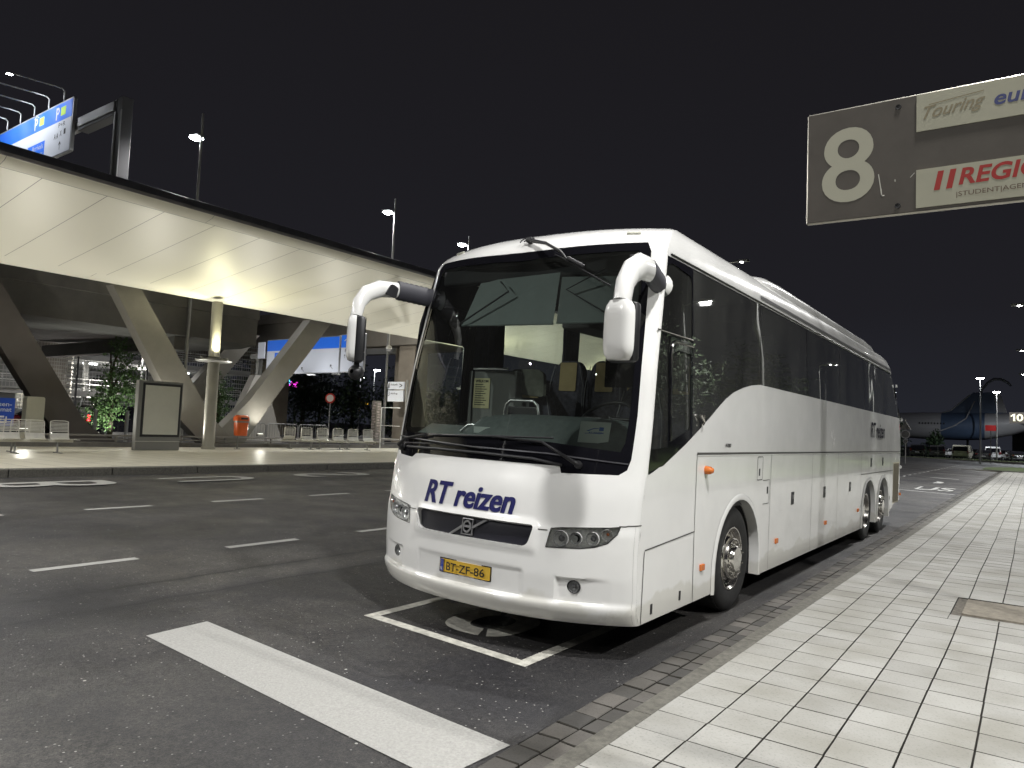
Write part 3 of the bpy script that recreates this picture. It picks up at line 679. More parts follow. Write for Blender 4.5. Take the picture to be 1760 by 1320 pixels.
# --- right side
def arch(b0, r, sg=1): return [(b0+r*cos(t), .46+r*.97*sin(t)) for t in [pi*k/24 for k in range(25)]]
beltw = [(.10,1.375),(.66,1.435),(1.105,1.612),(1.411,1.748),(1.635,1.850),(1.83,1.945),(2.03,2.035),(2.25,2.110),(2.52,2.170),(2.78,2.215),(3.07,2.242),(5.3,2.243),(8.,2.243),(13.2,2.243)]
def side_low(sg):
    """lower body outline from the skirt to the window line"""
    A1 = arch(2.51, .635); A2 = arch(9.37, .60); A3 = arch(10.83, .60)
    P = [(0,low),(A1[-1][0],low)]+A1[::-1]+[(A1[0][0],.262),(A2[-1][0],.262)]+A2[::-1]+[(A2[0][0],.30),(A3[-1][0],.30)]+A3[::-1]+[(A3[0][0],.30),(12.1,.46),(13.1,.52)]
    P += [(13.1,2.243)]+[q for q in beltw[::-1][1:]]+[(0,1.375)]
    return P
def sfn(sg):
    def f(b, z):
        be = sbe(z); br = rear(z)
        # the patch is drawn from b=0; squeeze its first 60 cm on to the end of the front corner
        if b < .60: b = be+(.60-be)*b/.60
        if b > 12.5: b = 12.5+(br-12.5)*(b-12.5)/(13.1-12.5)
        return side(b, z, sg)
    return f
def inv_b(b, z):
    be = sbe(z); return (b-be)*.60/(.60-be) if b < .60 else b
for sg in (1, -1):
    patch(body, side_low(sg), [], sfn(sg), .20, .10)
# cantrail above the windows, roof side and roof
for sg in (1, -1):
    ws_ = [3.1+.05*k for k in range(-0, 21)]
    body.grid(lambda i, w, sg=sg: (lambda be, br: side(be+(br-be)*i, w, sg))(sbe(w), rear(wz(w)[0])), [k/40 for k in range(41)], ws_)
body.grid(lambda i, t: (lambda be, br: (t*.9, be+(br-be)*i+(1-i)*(1-abs(t))*0, wz(4.1)[0]+.02*(1-t*t)))(front(1.9*t, 4.1)[1], rear(wz(4.1)[0])), [k/20 for k in range(21)], [-1+.1*k for k in range(21)])
# rear end
body.grid(lambda t, w: (lambda q: (t*abs(q[0]), q[1]+.10*(1-t*t), q[2]))(side(rear(wz(w)[0]), w, 1)), [-1+.1*k for k in range(21)], [.52+.1*k for k in range(26)]+[3.1+.1*k for k in range(11)])
body.emit('body_shell', M_WHITE, bus, world=False, sm=32)
# white pillar strip between the windscreen and the first side window
PB = lambda z: lt([(1.37,.375),(2.13,.420),(2.77,.560),(3.08,.640),(3.2,.80)], z)
for sg in (1, -1):
    g = G(); g.grid(lambda t, w, sg=sg: (lambda be: side(be+(max(be+.004, PB(w)+.02)-be)*t, w, sg))(sbe(w)), [0,.5,1], [1.36+.058*k for k in range(31)])
    g.emit('front_pillar', M_WHITE, bus, world=False, sm=40)
# --- glazing on the right and left
topz = lambda b: lt([(.5,3.02),(.62,3.12),(.8,3.125),(13,3.125)], b)
def belt(b): return lt(beltw, b)
def pane(b0, b1, sg, name, m, parent=bus, off=-.006, inset=0., wtop=None, wlow=None):
    bs = [b0+(b1-b0)*k/10 for k in range(11)]
    def f(t, k):
        b = b0+(b1-b0)*t; lo = (belt(b) if wlow is None else wlow)+inset; hi = (topz(b) if wtop is None else wtop)-inset; z = lo+(hi-lo)*k
        if b0 < .6 and t < .15: b += (max(PB(z), sbe(z))-b0)*(1-t/.15)*(1)
        p = side(b, z, sg, off); return p
    g = G(); g.grid(f, [k/12 for k in range(13)], [k/8 for k in range(9)]); return g.emit(name, m, parent, world=False, fixn=False, sm=60)
edges_r = [1.235, 3.12, 5.04, 6.96, 8.88, 10.80]
for i, b0 in enumerate(edges_r):
    b1 = (edges_r+[12.72])[i+1]; o = pane(b0+.008, b1-.008, 1, 'side_window', M_GLS, inset=.004)
# black rear corner glass and black band around the driver's door
def rearglass(sg):
    g = G(); g.grid(lambda t, w: (lambda br: side(12.72+(br-12.72)*t if br > 12.72 else br*t+12.3*(1-t), w, sg, .001))(rear(w)), [k/8 for k in range(9)], [2.25+.05*k for k in range(18)]); return g
g = rearglass(1); g.emit('rear_corner_glass', M_BLKG, bus, world=False, fixn=False, sm=60)
g = rearglass(-1); g.emit('rear_corner_glass', M_BLKG, bus, world=False, fixn=False, sm=60)
for sg in (1, -1):                            # thin black joints between panes
    for b0 in edges_r+[12.72]:
        g = G(); g.grid(lambda t, k, b0=b0: side(b0+(t-.5)*.024, belt(b0)+(3.12-belt(b0))*k, sg, -.009), [0,1], [k/6 for k in range(7)])
        g.emit('window_joint', M_BLK, bus, world=False, fixn=False)
g = G()
g.grid(lambda b, k: side(b, [3.115,3.135,3.15][k], 1, [.004,.012,.004][k]), [.75+(12.0-.75)*k/30 for k in range(31)], [0,1,2])
g.emit('drip_rail', M_BLK, bus, world=False, fixn=False)
g = G()
g.grid(lambda b, k: side(b, [3.20,3.262][k], 1, .008), [3.1+(11.9-3.1)*k/40 for k in range(41)], [0,1])
g.emit('roof_groove', M_BLK, bus, world=False, fixn=False)
# left side windows (clearer: the lit canopy shows through them)
for i, b0 in enumerate([1.72, 3.32, 5.04, 6.96, 8.88, 10.80]):
    pane(b0+.01, [3.12, 5.02, 6.94, 8.86, 10.78, 12.70][i]-.01, -1, 'side_window', M_GLL, wlow=2.235, inset=.002)
g = G()
def lf(b, z): return side(b, z, -1, -.004)
patch(g, [(.42,1.42),(1.72,1.80),(3.32,2.235),(12.72,2.243),(12.72,2.236),(1.72,2.236),(1.72,3.125),(.66,3.125),(.50,2.6)], [rnd([(.50,1.60),(1.20,1.62),(1.20,2.46),(.58,2.46)], .04)], lf, .2, .1)
g.grid(lambda b, z: side(b, z, -1, -.004), [3.12,3.22,3.32], [2.236+.09*k for k in range(11)])
g.emit('entrance_surround', M_BLKG, bus, world=False)
g = G(); g.grid(lambda b, z: side(b, z, -1, -.01), [.5+.1*k for k in range(8)], [1.6+.1*k for k in range(10)]); g.emit('door_window', M_GLL, bus, world=False, fixn=False)
# driver's window: glass, sliding frame, dark corner
g = G()
def rf(b, z): return side(max(b, sbe(z)), z, 1, -.004)
OUT = [(.385,1.385),(.66,1.435),(1.105,1.612),(1.235,1.665),(1.235,3.10),(1.1,3.125),(.72,3.125),(.62,3.06),(.545,2.75),(.42,2.13)]
HO1 = [(.43,1.56),(.75,1.58),(.735,2.33),(.77,2.46),(1.215,2.46),(1.215,3.02),(.80,3.06),(.70,3.02),(.60,2.75),(.47,2.2)]
HO2 = rnd([(.785,1.62),(1.19,1.74),(1.19,2.36),(.80,2.36)], [.01,.02,.03,.12])
patch(g, OUT, [rnd(HO1, [.01,.01,0,.0,.01,.06,.08,.04,0,0]), HO2], rf, .08, .05)
g.emit('driver_window_frame', M_BLKG, bus, world=False, sm=30)
g = G(); patch(g, OUT, [], lambda b, z: side(max(b, sbe(z)), z, 1, -.012), .12, .08); g.emit('driver_window', M_GLD, bus, world=False, fixn=True, sm=60)
g = G(); P = [(.772,1.63),(.765,2.30),(.79,2.40),(.86,2.43),(1.225,2.43)]; g.tube([side(b, z, 1, .006) for b, z in densp(P, .05)], .009, 6)
P = [(.44,2.485),(1.225,2.485)]; g.tube([side(max(b, PB(z)+.02), z, 1, .0) for b, z in densp(P, .1)], .005, 6)
g.emit('window_trim', M_CHR, bus, world=False, sm=50)
g = G(); g.tube([side(b, z, 1, .02) for b, z in ((1.36,1.86),(1.40,1.83),(1.44,1.80))], .012, 6); g.tube([side(b, z, 1, .02) for b, z in ((1.44,1.86),(1.43,1.79),(1.40,1.77))], .010, 6); g.emit('door_handle', M_CHR, bus, world=False)

# --- windscreen
g = G(); patch(g, WS, [WSI], lambda u, v: front(u, v, -.004), .07, .05, us=1.2); g.emit('windscreen_border', M_BLKG, bus, world=False, sm=40)
g = G(); patch(g, WSI, [], lambda u, v: front(u, v, -.010), .12, .06, us=1.2); g.emit('windscreen', M_GLF, bus, world=False, sm=60)
g = G(); strip(g, densp([(-.96,1.462),(-.5,1.485),(0,1.49),(.5,1.485),(.975,1.445)], .05), .010, lambda u, v: front(u, v, .004)); g.emit('cowl_edge', mat('dull_trim', (.10,.10,.11), .3, metal=.5), bus, world=False)
g = G(); g.tube([front(u, v, .012) for u, v in densp([(-.80,1.435),(-.4,1.445),(0,1.445),(.40,1.435),(.60,1.405)], .05)], .012, 8); g.emit('cowl_grip', M_BLK, bus, world=False, sm=50)
def wiper(name, piv, elb, tip, b0, b1, up=.05):
    a = front(*piv, .02); e_ = front(*elb, up); t_ = front(*tip, .045)
    g = G(); g.tube([a, front(piv[0]*.8+elb[0]*.2, piv[1]*.8+elb[1]*.2, .06), e_, t_], [(.022,.022),(.020,.014),(.014,.010),(.010,.008)], 8); g.lathe([(0,0),(.03,0),(.03,.04),(.0,.05)], front(*piv, 0), Vector(front(*piv, 1))-Vector(front(*piv, 0)), 12)
    o = g.emit(name, M_BLK, bus, world=False, sm=50)
    g = G(); pts = [front(b0[0]+(b1[0]-b0[0])*k/10, b0[1]+(b1[1]-b0[1])*k/10, .022+.008*sin(pi*k/10)) for k in range(11)]; g.tube(pts, .008, 6)
    g2 = [front(b0[0]+(b1[0]-b0[0])*k/10, b0[1]+(b1[1]-b0[1])*k/10, .006) for k in range(11)]; g.tube(g2, .004, 5); g.emit('wiper_blade', M_BLK, o, world=False, sm=50)
wiper('wiper', (.70,1.415), (.46,1.56), (.10,1.575), (-.52,1.555), (.52,1.60))
wiper('wiper', (-.90,1.42), (-.80,1.50), (-.55,1.55), (-.95,1.52), (.02,1.48))
# spare wiper reaching down from the roof edge
g = G(); g.tube([front(.02,3.37,.03), front(.22,3.24,.06), front(.37,3.12,.07), front(.43,3.03,.03)], [.018,.014,.011,.009], 8); g.box(front(0.02,3.38,.03), (.06,.06,.05), bev=.01)
g.tube([front(.42,3.06,.04), front(.55,2.98,.03)], .018, 8)
o = g.emit('top_wiper', M_BLK, bus, world=False, sm=50)
g = G(); g.tube([front(.30+.45*k/8, 3.12-.30*k/8, .02) for k in range(9)], .006, 6); g.emit('wiper_blade', M_BLK, o, world=False, sm=50)
g = G(); g.tube([front(-.03+.10*cos(t)*.2, 3.36+.05*sin(t), .04) for t in [pi*k/8-.5 for k in range(12)]], .006, 6); g.emit('hose', M_BLK, o, world=False, sm=50)

# --- grille with emblem
g = G(); patch(g, GR, [], lambda u, v: front(u, v, -.035), .08, .05, us=1.2); g.emit('grille', mat('grille_black', (.010,.010,.016), .35), bus, world=False, sm=40)
gr = bus.children[-1]
g = G()
P = dens(GR, .03); n = len(P); g.add([front(u, v, .0095) for u, v in P]+[front(u, v, -.036) for u, v in P], [(i, (i+1) % n, n+(i+1) % n, n+i) for i in range(n)]); g.emit('grille_return', M_WHITE, bus, world=False, sm=60)
emb = lambda x, y, o=0: front(sA(-.02+x, .868), .868+y, -.028+o)
g = G(); g.prism([(-.195,-.085),(-.165,-.085),(-.055,-.015),(-.055,.008)], lambda a, b, d: emb(a, b, d), .012); g.prism([(.055,.010),(.055,-.012),(.185,.070),(.15,.070)], lambda a, b, d: emb(a, b, d), .012)
def frame2(g, P, wd, d, cx=0, cy=0):
    Q = [(cx+(x-cx)*(1-wd), cy+(y-cy)*(1-wd)) for x, y in P]; n = len(P)
    vs = [emb(x, y, 0) for x, y in P]+[emb(x, y, d) for x, y in P]+[emb(x, y, d) for x, y in Q]+[emb(x, y, 0) for x, y in Q]
    g.add(vs, [(k*n+i, k*n+(i+1) % n, (k+1)*n+(i+1) % n, (k+1)*n+i) for k in range(3) for i in range(n)])
frame2(g, [(-.055,-.065),(.055,-.065),(.055,.065),(-.055,.065)], .12, .014)
frame2(g, [(.042*cos(t), .050*sin(t)) for t in [2*pi*k/24 for k in range(24)]], .32, .018)
g.prism([(-.035,-.008),(.035,-.008),(.035,.010),(-.035,.010)], lambda a, b, d: emb(a, b, d), .020)
g.emit('emblem', mat('emblem_chrome', (.55,.55,.56), .3, metal=.9), gr, world=False)

# --- headlights, fog lights
M_REFL = mat('lamp_reflector', (.88,.88,.86), .2, metal=.3, noise=.45, nscale=70)
def bowl(g, c, nrm, r, d, n=20):
    g.lathe([(r*1.08, .004),(r, .004),(r*.97,-d*.2),(r*.8,-d*.6),(r*.5,-d*.9),(.001,-d)], c, nrm, n)
for sg in (1, -1):
    P = HLp(sg); h = None
    g = G(); Q = dens(P, .03); n = len(Q); c0 = (sum(q[0] for q in Q)/n, sum(q[1] for q in Q)/n)
    g.add([front(u, v, .001) for u, v in Q]+[front(u, v, -.024) for u, v in Q], [(i, (i+1) % n, n+(i+1) % n, n+i) for i in range(n)])
    patch(g, P, [], lambda u, v: front(u, v, -.024), .06, .03, us=1.2)
    h = g.emit('headlight', mat('headlight_housing', (.80,.80,.77), .3, metal=.1, noise=.25, nscale=50), bus, world=False, sm=40)
    for k, (a, z, r) in enumerate(((.79,.875,.056),(.895,.885,.044),(1.005,.892,.047))):
        c = Vector(fA(sg*a, z, -.008)); nn_ = Vector((sg*.18, -1, 0)).normalized()
        g = G(); bowl(g, c, nn_, r, .020); g.lathe([(r*1.05,.006),(r*1.1,.0),(r*1.1,-.02)], c, nn_, 24); g.emit('reflector', M_REFL, h, world=False, sm=50)
        g = G(); g.lathe([(.001,-.004),(r*.35,-.008),(r*.5,-.02)] if k != 1 else [(.001,.012),(r*.4,.006),(r*.62,-.01)], c, nn_, 16); g.emit('bulb', M_GLC if k == 1 else mat('bulb_shade', (.30,.30,.31), .2, metal=.6), h, world=False, sm=50)
        if k == 1: g = G(); g.lathe([(.001,-.02),(r*.62,-.015)], c, nn_, 16); g.emit('projector', mat('projector_dark', (.02,.02,.025), .1, metal=.4), h, world=False)
    g = G(); bowl(g, Vector(fA(sg*1.095, .925, -.012)), Vector((sg*.5, -.85, 0)), .042, .03); g.emit('reflector', M_REFL, h, world=False, sm=50)
    g = G(); g.lathe([(0,.004),(.010,.002),(.012,-.006),(.010,-.02)], Vector(fA(sg*1.10, .932, -.010)), Vector((sg*.5, -.85, 0)), 12); g.emit('indicator_bulb', M_ORG, h, world=False, sm=50)
    g = G(); patch(g, P, [], lambda u, v: front(u, v, .0015), .06, .04, us=1.2); g.emit('lens', M_GLC, h, world=False, sm=60)
    # black hairline round the lamp
    g = G(); strip(g, [(u, v) for u, v in dens(P, .03)]+[P[0]], .006, lambda u, v: front(u, v, .003)); g.emit('lamp_edge', M_BLK, h, world=False)
    c = Vector(fA(sg*.9, .535, -.022)); nn_ = Vector((sg*.22, -1, 0)).normalized()
    g = G(); bowl(g, c, nn_, .040, .03); f = g.emit('fog_light', M_REFL, bus, world=False, sm=50)
    g = G(); g.lathe([(.040,.004),(.047,.008),(.052,.0),(.052,-.03)], c, nn_, 24); g.emit('bezel', M_BLK, f, world=False, sm=50)
    g = G(); g.lathe([(.001,.010),(.02,.009),(.040,.003)], c, nn_, 20); g.emit('lens', M_GLC, f, world=False, sm=60)
    g = G(); g.lathe([(.001,-.002),(.012,-.006),(.015,-.02)], c, nn_, 12); g.emit('bulb', MATS['bulb_shade'], f, world=False, sm=50)
    # roof marker lamp
    g = G(); Q = [(sA(sg*.89,3.25)-.0,3.415),(sA(sg*1.0,3.25),3.412),(sA(sg*1.0,3.25),3.448),(sA(sg*.89,3.25),3.45)]; g.prism(rnd(Q, .012), lambda u, v, d: front(u, v, d), .014); g.emit('marker_lamp', mat('marker_lens', (.42,.42,.36), .2, noise=.5, nscale=60), bus, world=False, sm=30)
# --- number plate
pl = lambda x, y, o=0: tuple(Vector((x*.26, -.150+.03*abs(x)**2, .539+y*.057)) + Vector((0, -o, 0)))
g = G(); g.prism(rnd([(-1,-1),(1,-1),(1,1),(-1,1)], .06), lambda a, b, d: pl(a, b, -d), .010); np_ = g.emit('number_plate', mat('plate_black', (.012,.012,.012), .4), bus, world=False)
g = G(); g.prism(rnd([(-.965,-.86),(.965,-.86),(.965,.86),(-.965,.86)], .05), lambda a, b, d: pl(a, b, -d+.003), .003); g.emit('plate_face', mat('plate_yellow', (.66,.42,.045), .4), np_, world=False)
g = G(); g.add([pl(x, y, .0045) for x, y in ((-.95,-.84),(-.80,-.84),(-.80,.84),(-.95,.84))], [(0,1,2,3)]); g.emit('country_band', mat('plate_blue', (.02,.05,.30), .4), np_, world=False)
g = G(); put_text(g, 'NL', lambda x, y: pl(x, y, .006), -.925, -.825, -.70, -.28, bold=.01); g.emit('country_letters', mat('letter_white', (.7,.7,.7), .5), np_, world=False)
g = G(); frame = [( -.875+.035*cos(t), .35+.22*sin(t)) for t in [2*pi*k/12 for k in range(12)]]
for x, y in frame: g.add([pl(x-.006, y-.03, .006), pl(x+.006, y-.03, .006), pl(x, y+.035, .006)], [(0,1,2)])
g.emit('country_stars', mat('star_yellow', (.7,.5,.05), .5), np_, world=False)
g = G(); put_text(g, 'BT-ZF-86', lambda x, y: pl(x, y, .006), -.66, .80, -.56, .58, bold=.012); g.emit('plate_characters', MATS['plate_black'], np_, world=False)

# --- lettering
M_BLUE = mat('blue_vinyl', (.012,.013,.10), .3)
def put_bold_italic(g, s, fn, x0, x1, y0, y1, bold=.035): put_text(g, s, fn, x0, x1, y0, y1, bold=bold, shear=.0)
g = G()
vs, fs, _ = text2d('RT reizen', .022, 0)
for sh_ in (0, 1): g.add([fA(-.535+.009*sh_+.946*(x*.965+.035*y), 1.005+.187*y, .004+.0006*sh_) for x, y in vs], fs); g.emit('front_lettering', M_BLUE, bus, world=False)
M_NAVY = mat('dark_vinyl', (.004,.004,.012), .8, spec=.05)
g = G(); vs, fs, _ = text2d('RT reizen', .018, 0)
for sh_ in (0,): g.add([side(9.36+.02*sh_+1.48*(x*.95+.05*y), 1.785+.27*y, 1, .012+.001*sh_) for x, y in vs], fs)
g.emit('side_lettering', M_NAVY, bus, world=False)
g = G(); vs, fs, _ = text2d('9700', .03, 0); g.add([side(2.02+.17*(x*.9+.1*y), 1.585+.035*y, 1, .004) for x, y in vs], fs); g.emit('model_badge', M_BLK, bus, world=False)

# --- panel gaps, flaps, locks, lamps on the right side
S = lambda b, z, o=.0035: side(inv_b0(b, z), z, 1, o)
inv_b0 = lambda b, z: max(b, sbe(z))
g = G()
def seam(P, wd=.008, st=.2): strip(g, densp(P, st), wd, lambda b, z: S(b, z))
seam([(1.344,1.527),(13.0,1.535)], .022)
seam([(1.344,1.527),(1.352,.80),(1.375,.275)], .008)
seam([(.38,.28),(.39,.80),(.40,.815),(1.36,.87)], .010)
for b in (3.50, 5.32, 6.83, 8.59): seam([(b,1.52),(b,.28)], .007)
seam([(8.59,1.16),(11.9,1.16)], .012); seam([(11.6,1.52),(11.6,.5)], .008)
seam(rnd([(3.02,1.49),(3.20,1.49),(3.20,1.25),(3.02,1.25)], .02)+[(3.02,1.49)], .008, .05)
seam([(3.22,1.24),(3.46,1.24),(3.46,.99),(3.24,.99)], .007, .1)
g.emit('panel_gap', M_SEAM, bus, world=False, fixn=False)
g = G(); seam([(1.36,1.513),(13.0,1.521)], .006); g.emit('waist_line', mat('waist_highlight', (.75,.75,.73), .3), bus, world=False, fixn=False)
g = G()
strip(g, densp([(sA(-.60,.93),.930),(sA(-.72,.93),.928),(sA(-.78,.955),.955)], .04), .006, lambda u, v: front(u, v, .0025))
strip(g, densp([(sA(.60,.93),.926),(sA(.69,.93),.926)], .04), .007, lambda u, v: front(u, v, .0025))
strip(g, densp([(sA(1.16,.99),.993),(1.1,1.0),(1.6,1.004),(1.98,1.006)], .04), .007, lambda u, v: front(u, v, .0025))
strip(g, densp([(1.50,1.004),(1.50,.7),(1.50,.29)], .06), .008, lambda u, v: front(u, v, .002))
strip(g, densp([(1.85,1.36),(1.85,1.0),(1.85,.29)], .06), .007, lambda u, v: front(u, v, .002))
g.emit('front_panel_gap', M_SEAM, bus, world=False, fixn=False)
for b, z in ((4.42,.99),(6.04,.99),(7.74,.995),(9.5,1.35),(10.7,1.35)):
    g = G(); g.box(side(b, z, 1, .001), (.006, .12, .15), bev=.002); o = g.emit('flap_lock', M_BLK, bus, world=False)
    g = G(); g.box(side(b, z+.015, 1, .005), (.006, .07, .05), bev=.002); g.emit('latch', MATS['dull_trim'], o, world=False)
for b, z in ((.56,.36),(1.10,.375),(3.10,1.33),(3.40,1.13),(11.62,.62)):
    g = G(); g.box(side(b, z, 1, .001), (.006, .035, .075), bev=.002); g.emit('small_catch', M_BLK, bus, world=False)
for b, z in ((1.555,.545),(3.79,.55),(6.14,.565),(8.41,.585)):
    g = G(); g.box(side(b, z, 1, .008), (.022, .09, .055), bev=.006); g.emit('side_marker', M_ORG, bus, world=False)
g = G(); g.lathe([(0,.075),(.02,.07),(.034,.045),(.038,.0)], side(1.56,1.385,1,0), (1,0,0), 14); g.emit('side_indicator', M_ORG, bus, world=False, sm=50)
# rear air intake panel
g = G(); g.box(side(12.35,.90,1,-.004), (.012, .78, .84), bev=.004); o = g.emit('engine_grille', mat('intake_beige', (.36,.33,.24), .6, noise=.1, nscale=5), bus, world=False)
g = G()
for k in range(16): g.box(side(12.02+.044*k,.90,1,.004), (.006, .012, .78))
g.emit('intake_slats', mat('intake_slat', (.22,.20,.15), .6), o, world=False)
for z in (.62, 1.2, 2.22, 2.9):
    g = G(); g.box((1.26-.03*(z > 2.5), rear(z)+.02, z), (.03,.05,.06), bev=.008); g.emit('tail_clearance_lamp', M_ORG if z < 1 else mat('clearance_white', (.8,.8,.78), .3), bus, world=False)
# wheel arch lips
for sg in (1, -1):
    for b0, r in ((2.51,.635),(9.37,.60),(10.83,.60)):
        g = G(); A_ = arch(b0, r); A_ = [(A_[0][0], .265)]+A_+[(A_[-1][0], .265)]
        ro = [(b0+(r+.075)*cos(t), .46+(r+.06)*.97*sin(t)) for t in [pi*k/24 for k in range(25)]]; ro = [(ro[0][0], .265)]+ro+[(ro[-1][0], .265)]
        L = []
        for (b1, z1), (b2, z2) in zip(A_, ro): L += [side(b1, z1, sg, -.10), side(b1, z1, sg, .010), side((b1+b2)/2, (z1+z2)/2, sg, .020), side(b2, z2, sg, .004)]
        n = len(A_); g.add(L, [(i*4+k, i*4+k+1, i*4+k+5, i*4+k+4) for i in range(n-1) for k in range(3)]); g.emit('wheel_arch_trim', M_WHITE, bus, world=False, sm=50)
        g = G(); L = []
        for b1, z1 in A_: L += [side(b1, z1, sg, -.09), (sg*.75, b1, z1)]
        g.add(L, [(i*2, i*2+1, i*2+3, i*2+2) for i in range(n-1)]); g.add([(sg*.75, b0-.8, .2), (sg*.75, b0+.8, .2), (sg*.75, b0+.8, 1.2), (sg*.75, b0-.8, 1.2)], [(0,1,2,3)]); g.emit('wheel_well', M_DARKIN, bus, world=False)
# underside
g = G(); g.box((0,6.4,.42), (2.3,12.0,.12)); g.box((0,1.0,.36), (2.2,1.4,.1)); g.box((0,2.45,.5), (1.9,.18,.18), bev=.03); g.box((0,9.37,.5), (1.9,.24,.24), bev=.03); g.emit('underframe', M_DARKIN, bus, world=False)
g = G(); g.tube([(-.25,.35,.27),(-.25,.1,.235),(-.25,.05,.235)], .035, 10); g.emit('tow_pin', M_BLK, bus, world=False, sm=50)
# --- wheels
def wheel(b, sg, kind):
    c = Vector((sg*.0, b, .505)); ax = Vector((sg, 0, 0)); R_ = .505; W = 1.235
    g = G(); g.lathe([(.28,W-.03),(.295,W-.012),(.33,W+.0),(.40,W+.008),(.455,W+.002),(.48,W-.012),(.497,W-.035),(R_,W-.07),(R_,W-.25),(.49,W-.28),(.40,W-.30),(.28,W-.28)], c, ax, 48)
    for k in range(72):
        t = 2*pi*k/72
        for q in (0,1): g.box(c+ax*(W-.055-q*.02)+Vector((0, sin(t)*(R_-.005), cos(t)*(R_-.005))), (.03,.018,.010), Matrix.Rotation(-t, 3, 'X'))
    t_ = g.emit('wheel', M_RUB, bus, world=False, sm=35)
    g = G()
    if kind == 'front': P = [(.292,W-.012),(.300,W-.004),(.290,W-.004),(.275,W-.030),(.262,W-.060),(.245,W-.070),(.220,W-.035),(.205,W-.020),(.200,W+.012),(.195,W+.020),(.140,W+.022),(.128,W+.022),(.120,W+.045),(.112,W+.052),(.0,W+.054)]
    else: P = [(.292,W-.012),(.300,W-.004),(.288,W-.004),(.272,W-.05),(.262,W-.12),(.235,W-.16),(.200,W-.165),(.150,W-.165),(.125,W-.15),(.115,W-.05),(.10,W-.03),(.0,W-.028)]
    g.lathe(P, c, ax, 48); rim = g.emit('rim', M_CHR, t_, world=False, sm=30)
    h0 = W+.018 if kind == 'front' else W-.165
    for k in range(10 if sg > 0 else 0):
        g = G(); t = 2*pi*k/10; g.lathe([(.020,0),(.020,.016),(.013,.022),(.012,.034),(.0,.038)], c+ax*h0+Vector((0, sin(t)*.166, cos(t)*.166)), ax, 8)
        g.emit('wheel_nut', mat('nut_steel', (.62,.60,.56), .22, metal=1.), t_, world=False, sm=40)
    g = G()
    for k in range(10):
        t = 2*pi*(k+.5)/10; d = Vector((0, sin(t), cos(t))); g.lathe([(.0,.0),(.021,.0)], c+ax*((W-.052) if kind == 'front' else W-.140)+d*.2365, ax+d*(.55 if kind == 'front' else -.6), 10)
        g.lathe([(.0,.0),(.011,.0)], c+ax*(h0+.004)+Vector((0, sin(t)*.166, cos(t)*.166)), ax, 8)
    g.emit('vent_holes', mat('hole_black', (.006,.006,.006), .8), t_, world=False)
for sg in (1, -1):
    wheel(2.47, sg, 'front'); wheel(9.36, sg, 'rear'); wheel(10.82, sg, 'front')
# --- roof air conditioning fairing
g = G()
def ac(t, k):
    b = 3.0+(10.6-3.0)*t; hh = .235*min(1, max(0, t/.12))**.55*min(1, max(0, (1-t)/.06))**.7; wd = 1.06+.05*min(1, t*8)
    th_ = pi*k; return (wd*(1 if abs(cos(th_)) > .999 else 1)*math.copysign(abs(cos(th_))**.42, cos(th_)), b, 3.36+hh*abs(sin(th_))**.42)
g.grid(ac, [0,.01,.02,.035,.05,.07,.1]+[.1+.85*k/12 for k in range(1, 13)]+[.96,.97,.98,.99,1.], [k/24 for k in range(25)]); g.emit('air_conditioner_fairing', M_WHITE, bus, world=False, sm=50)
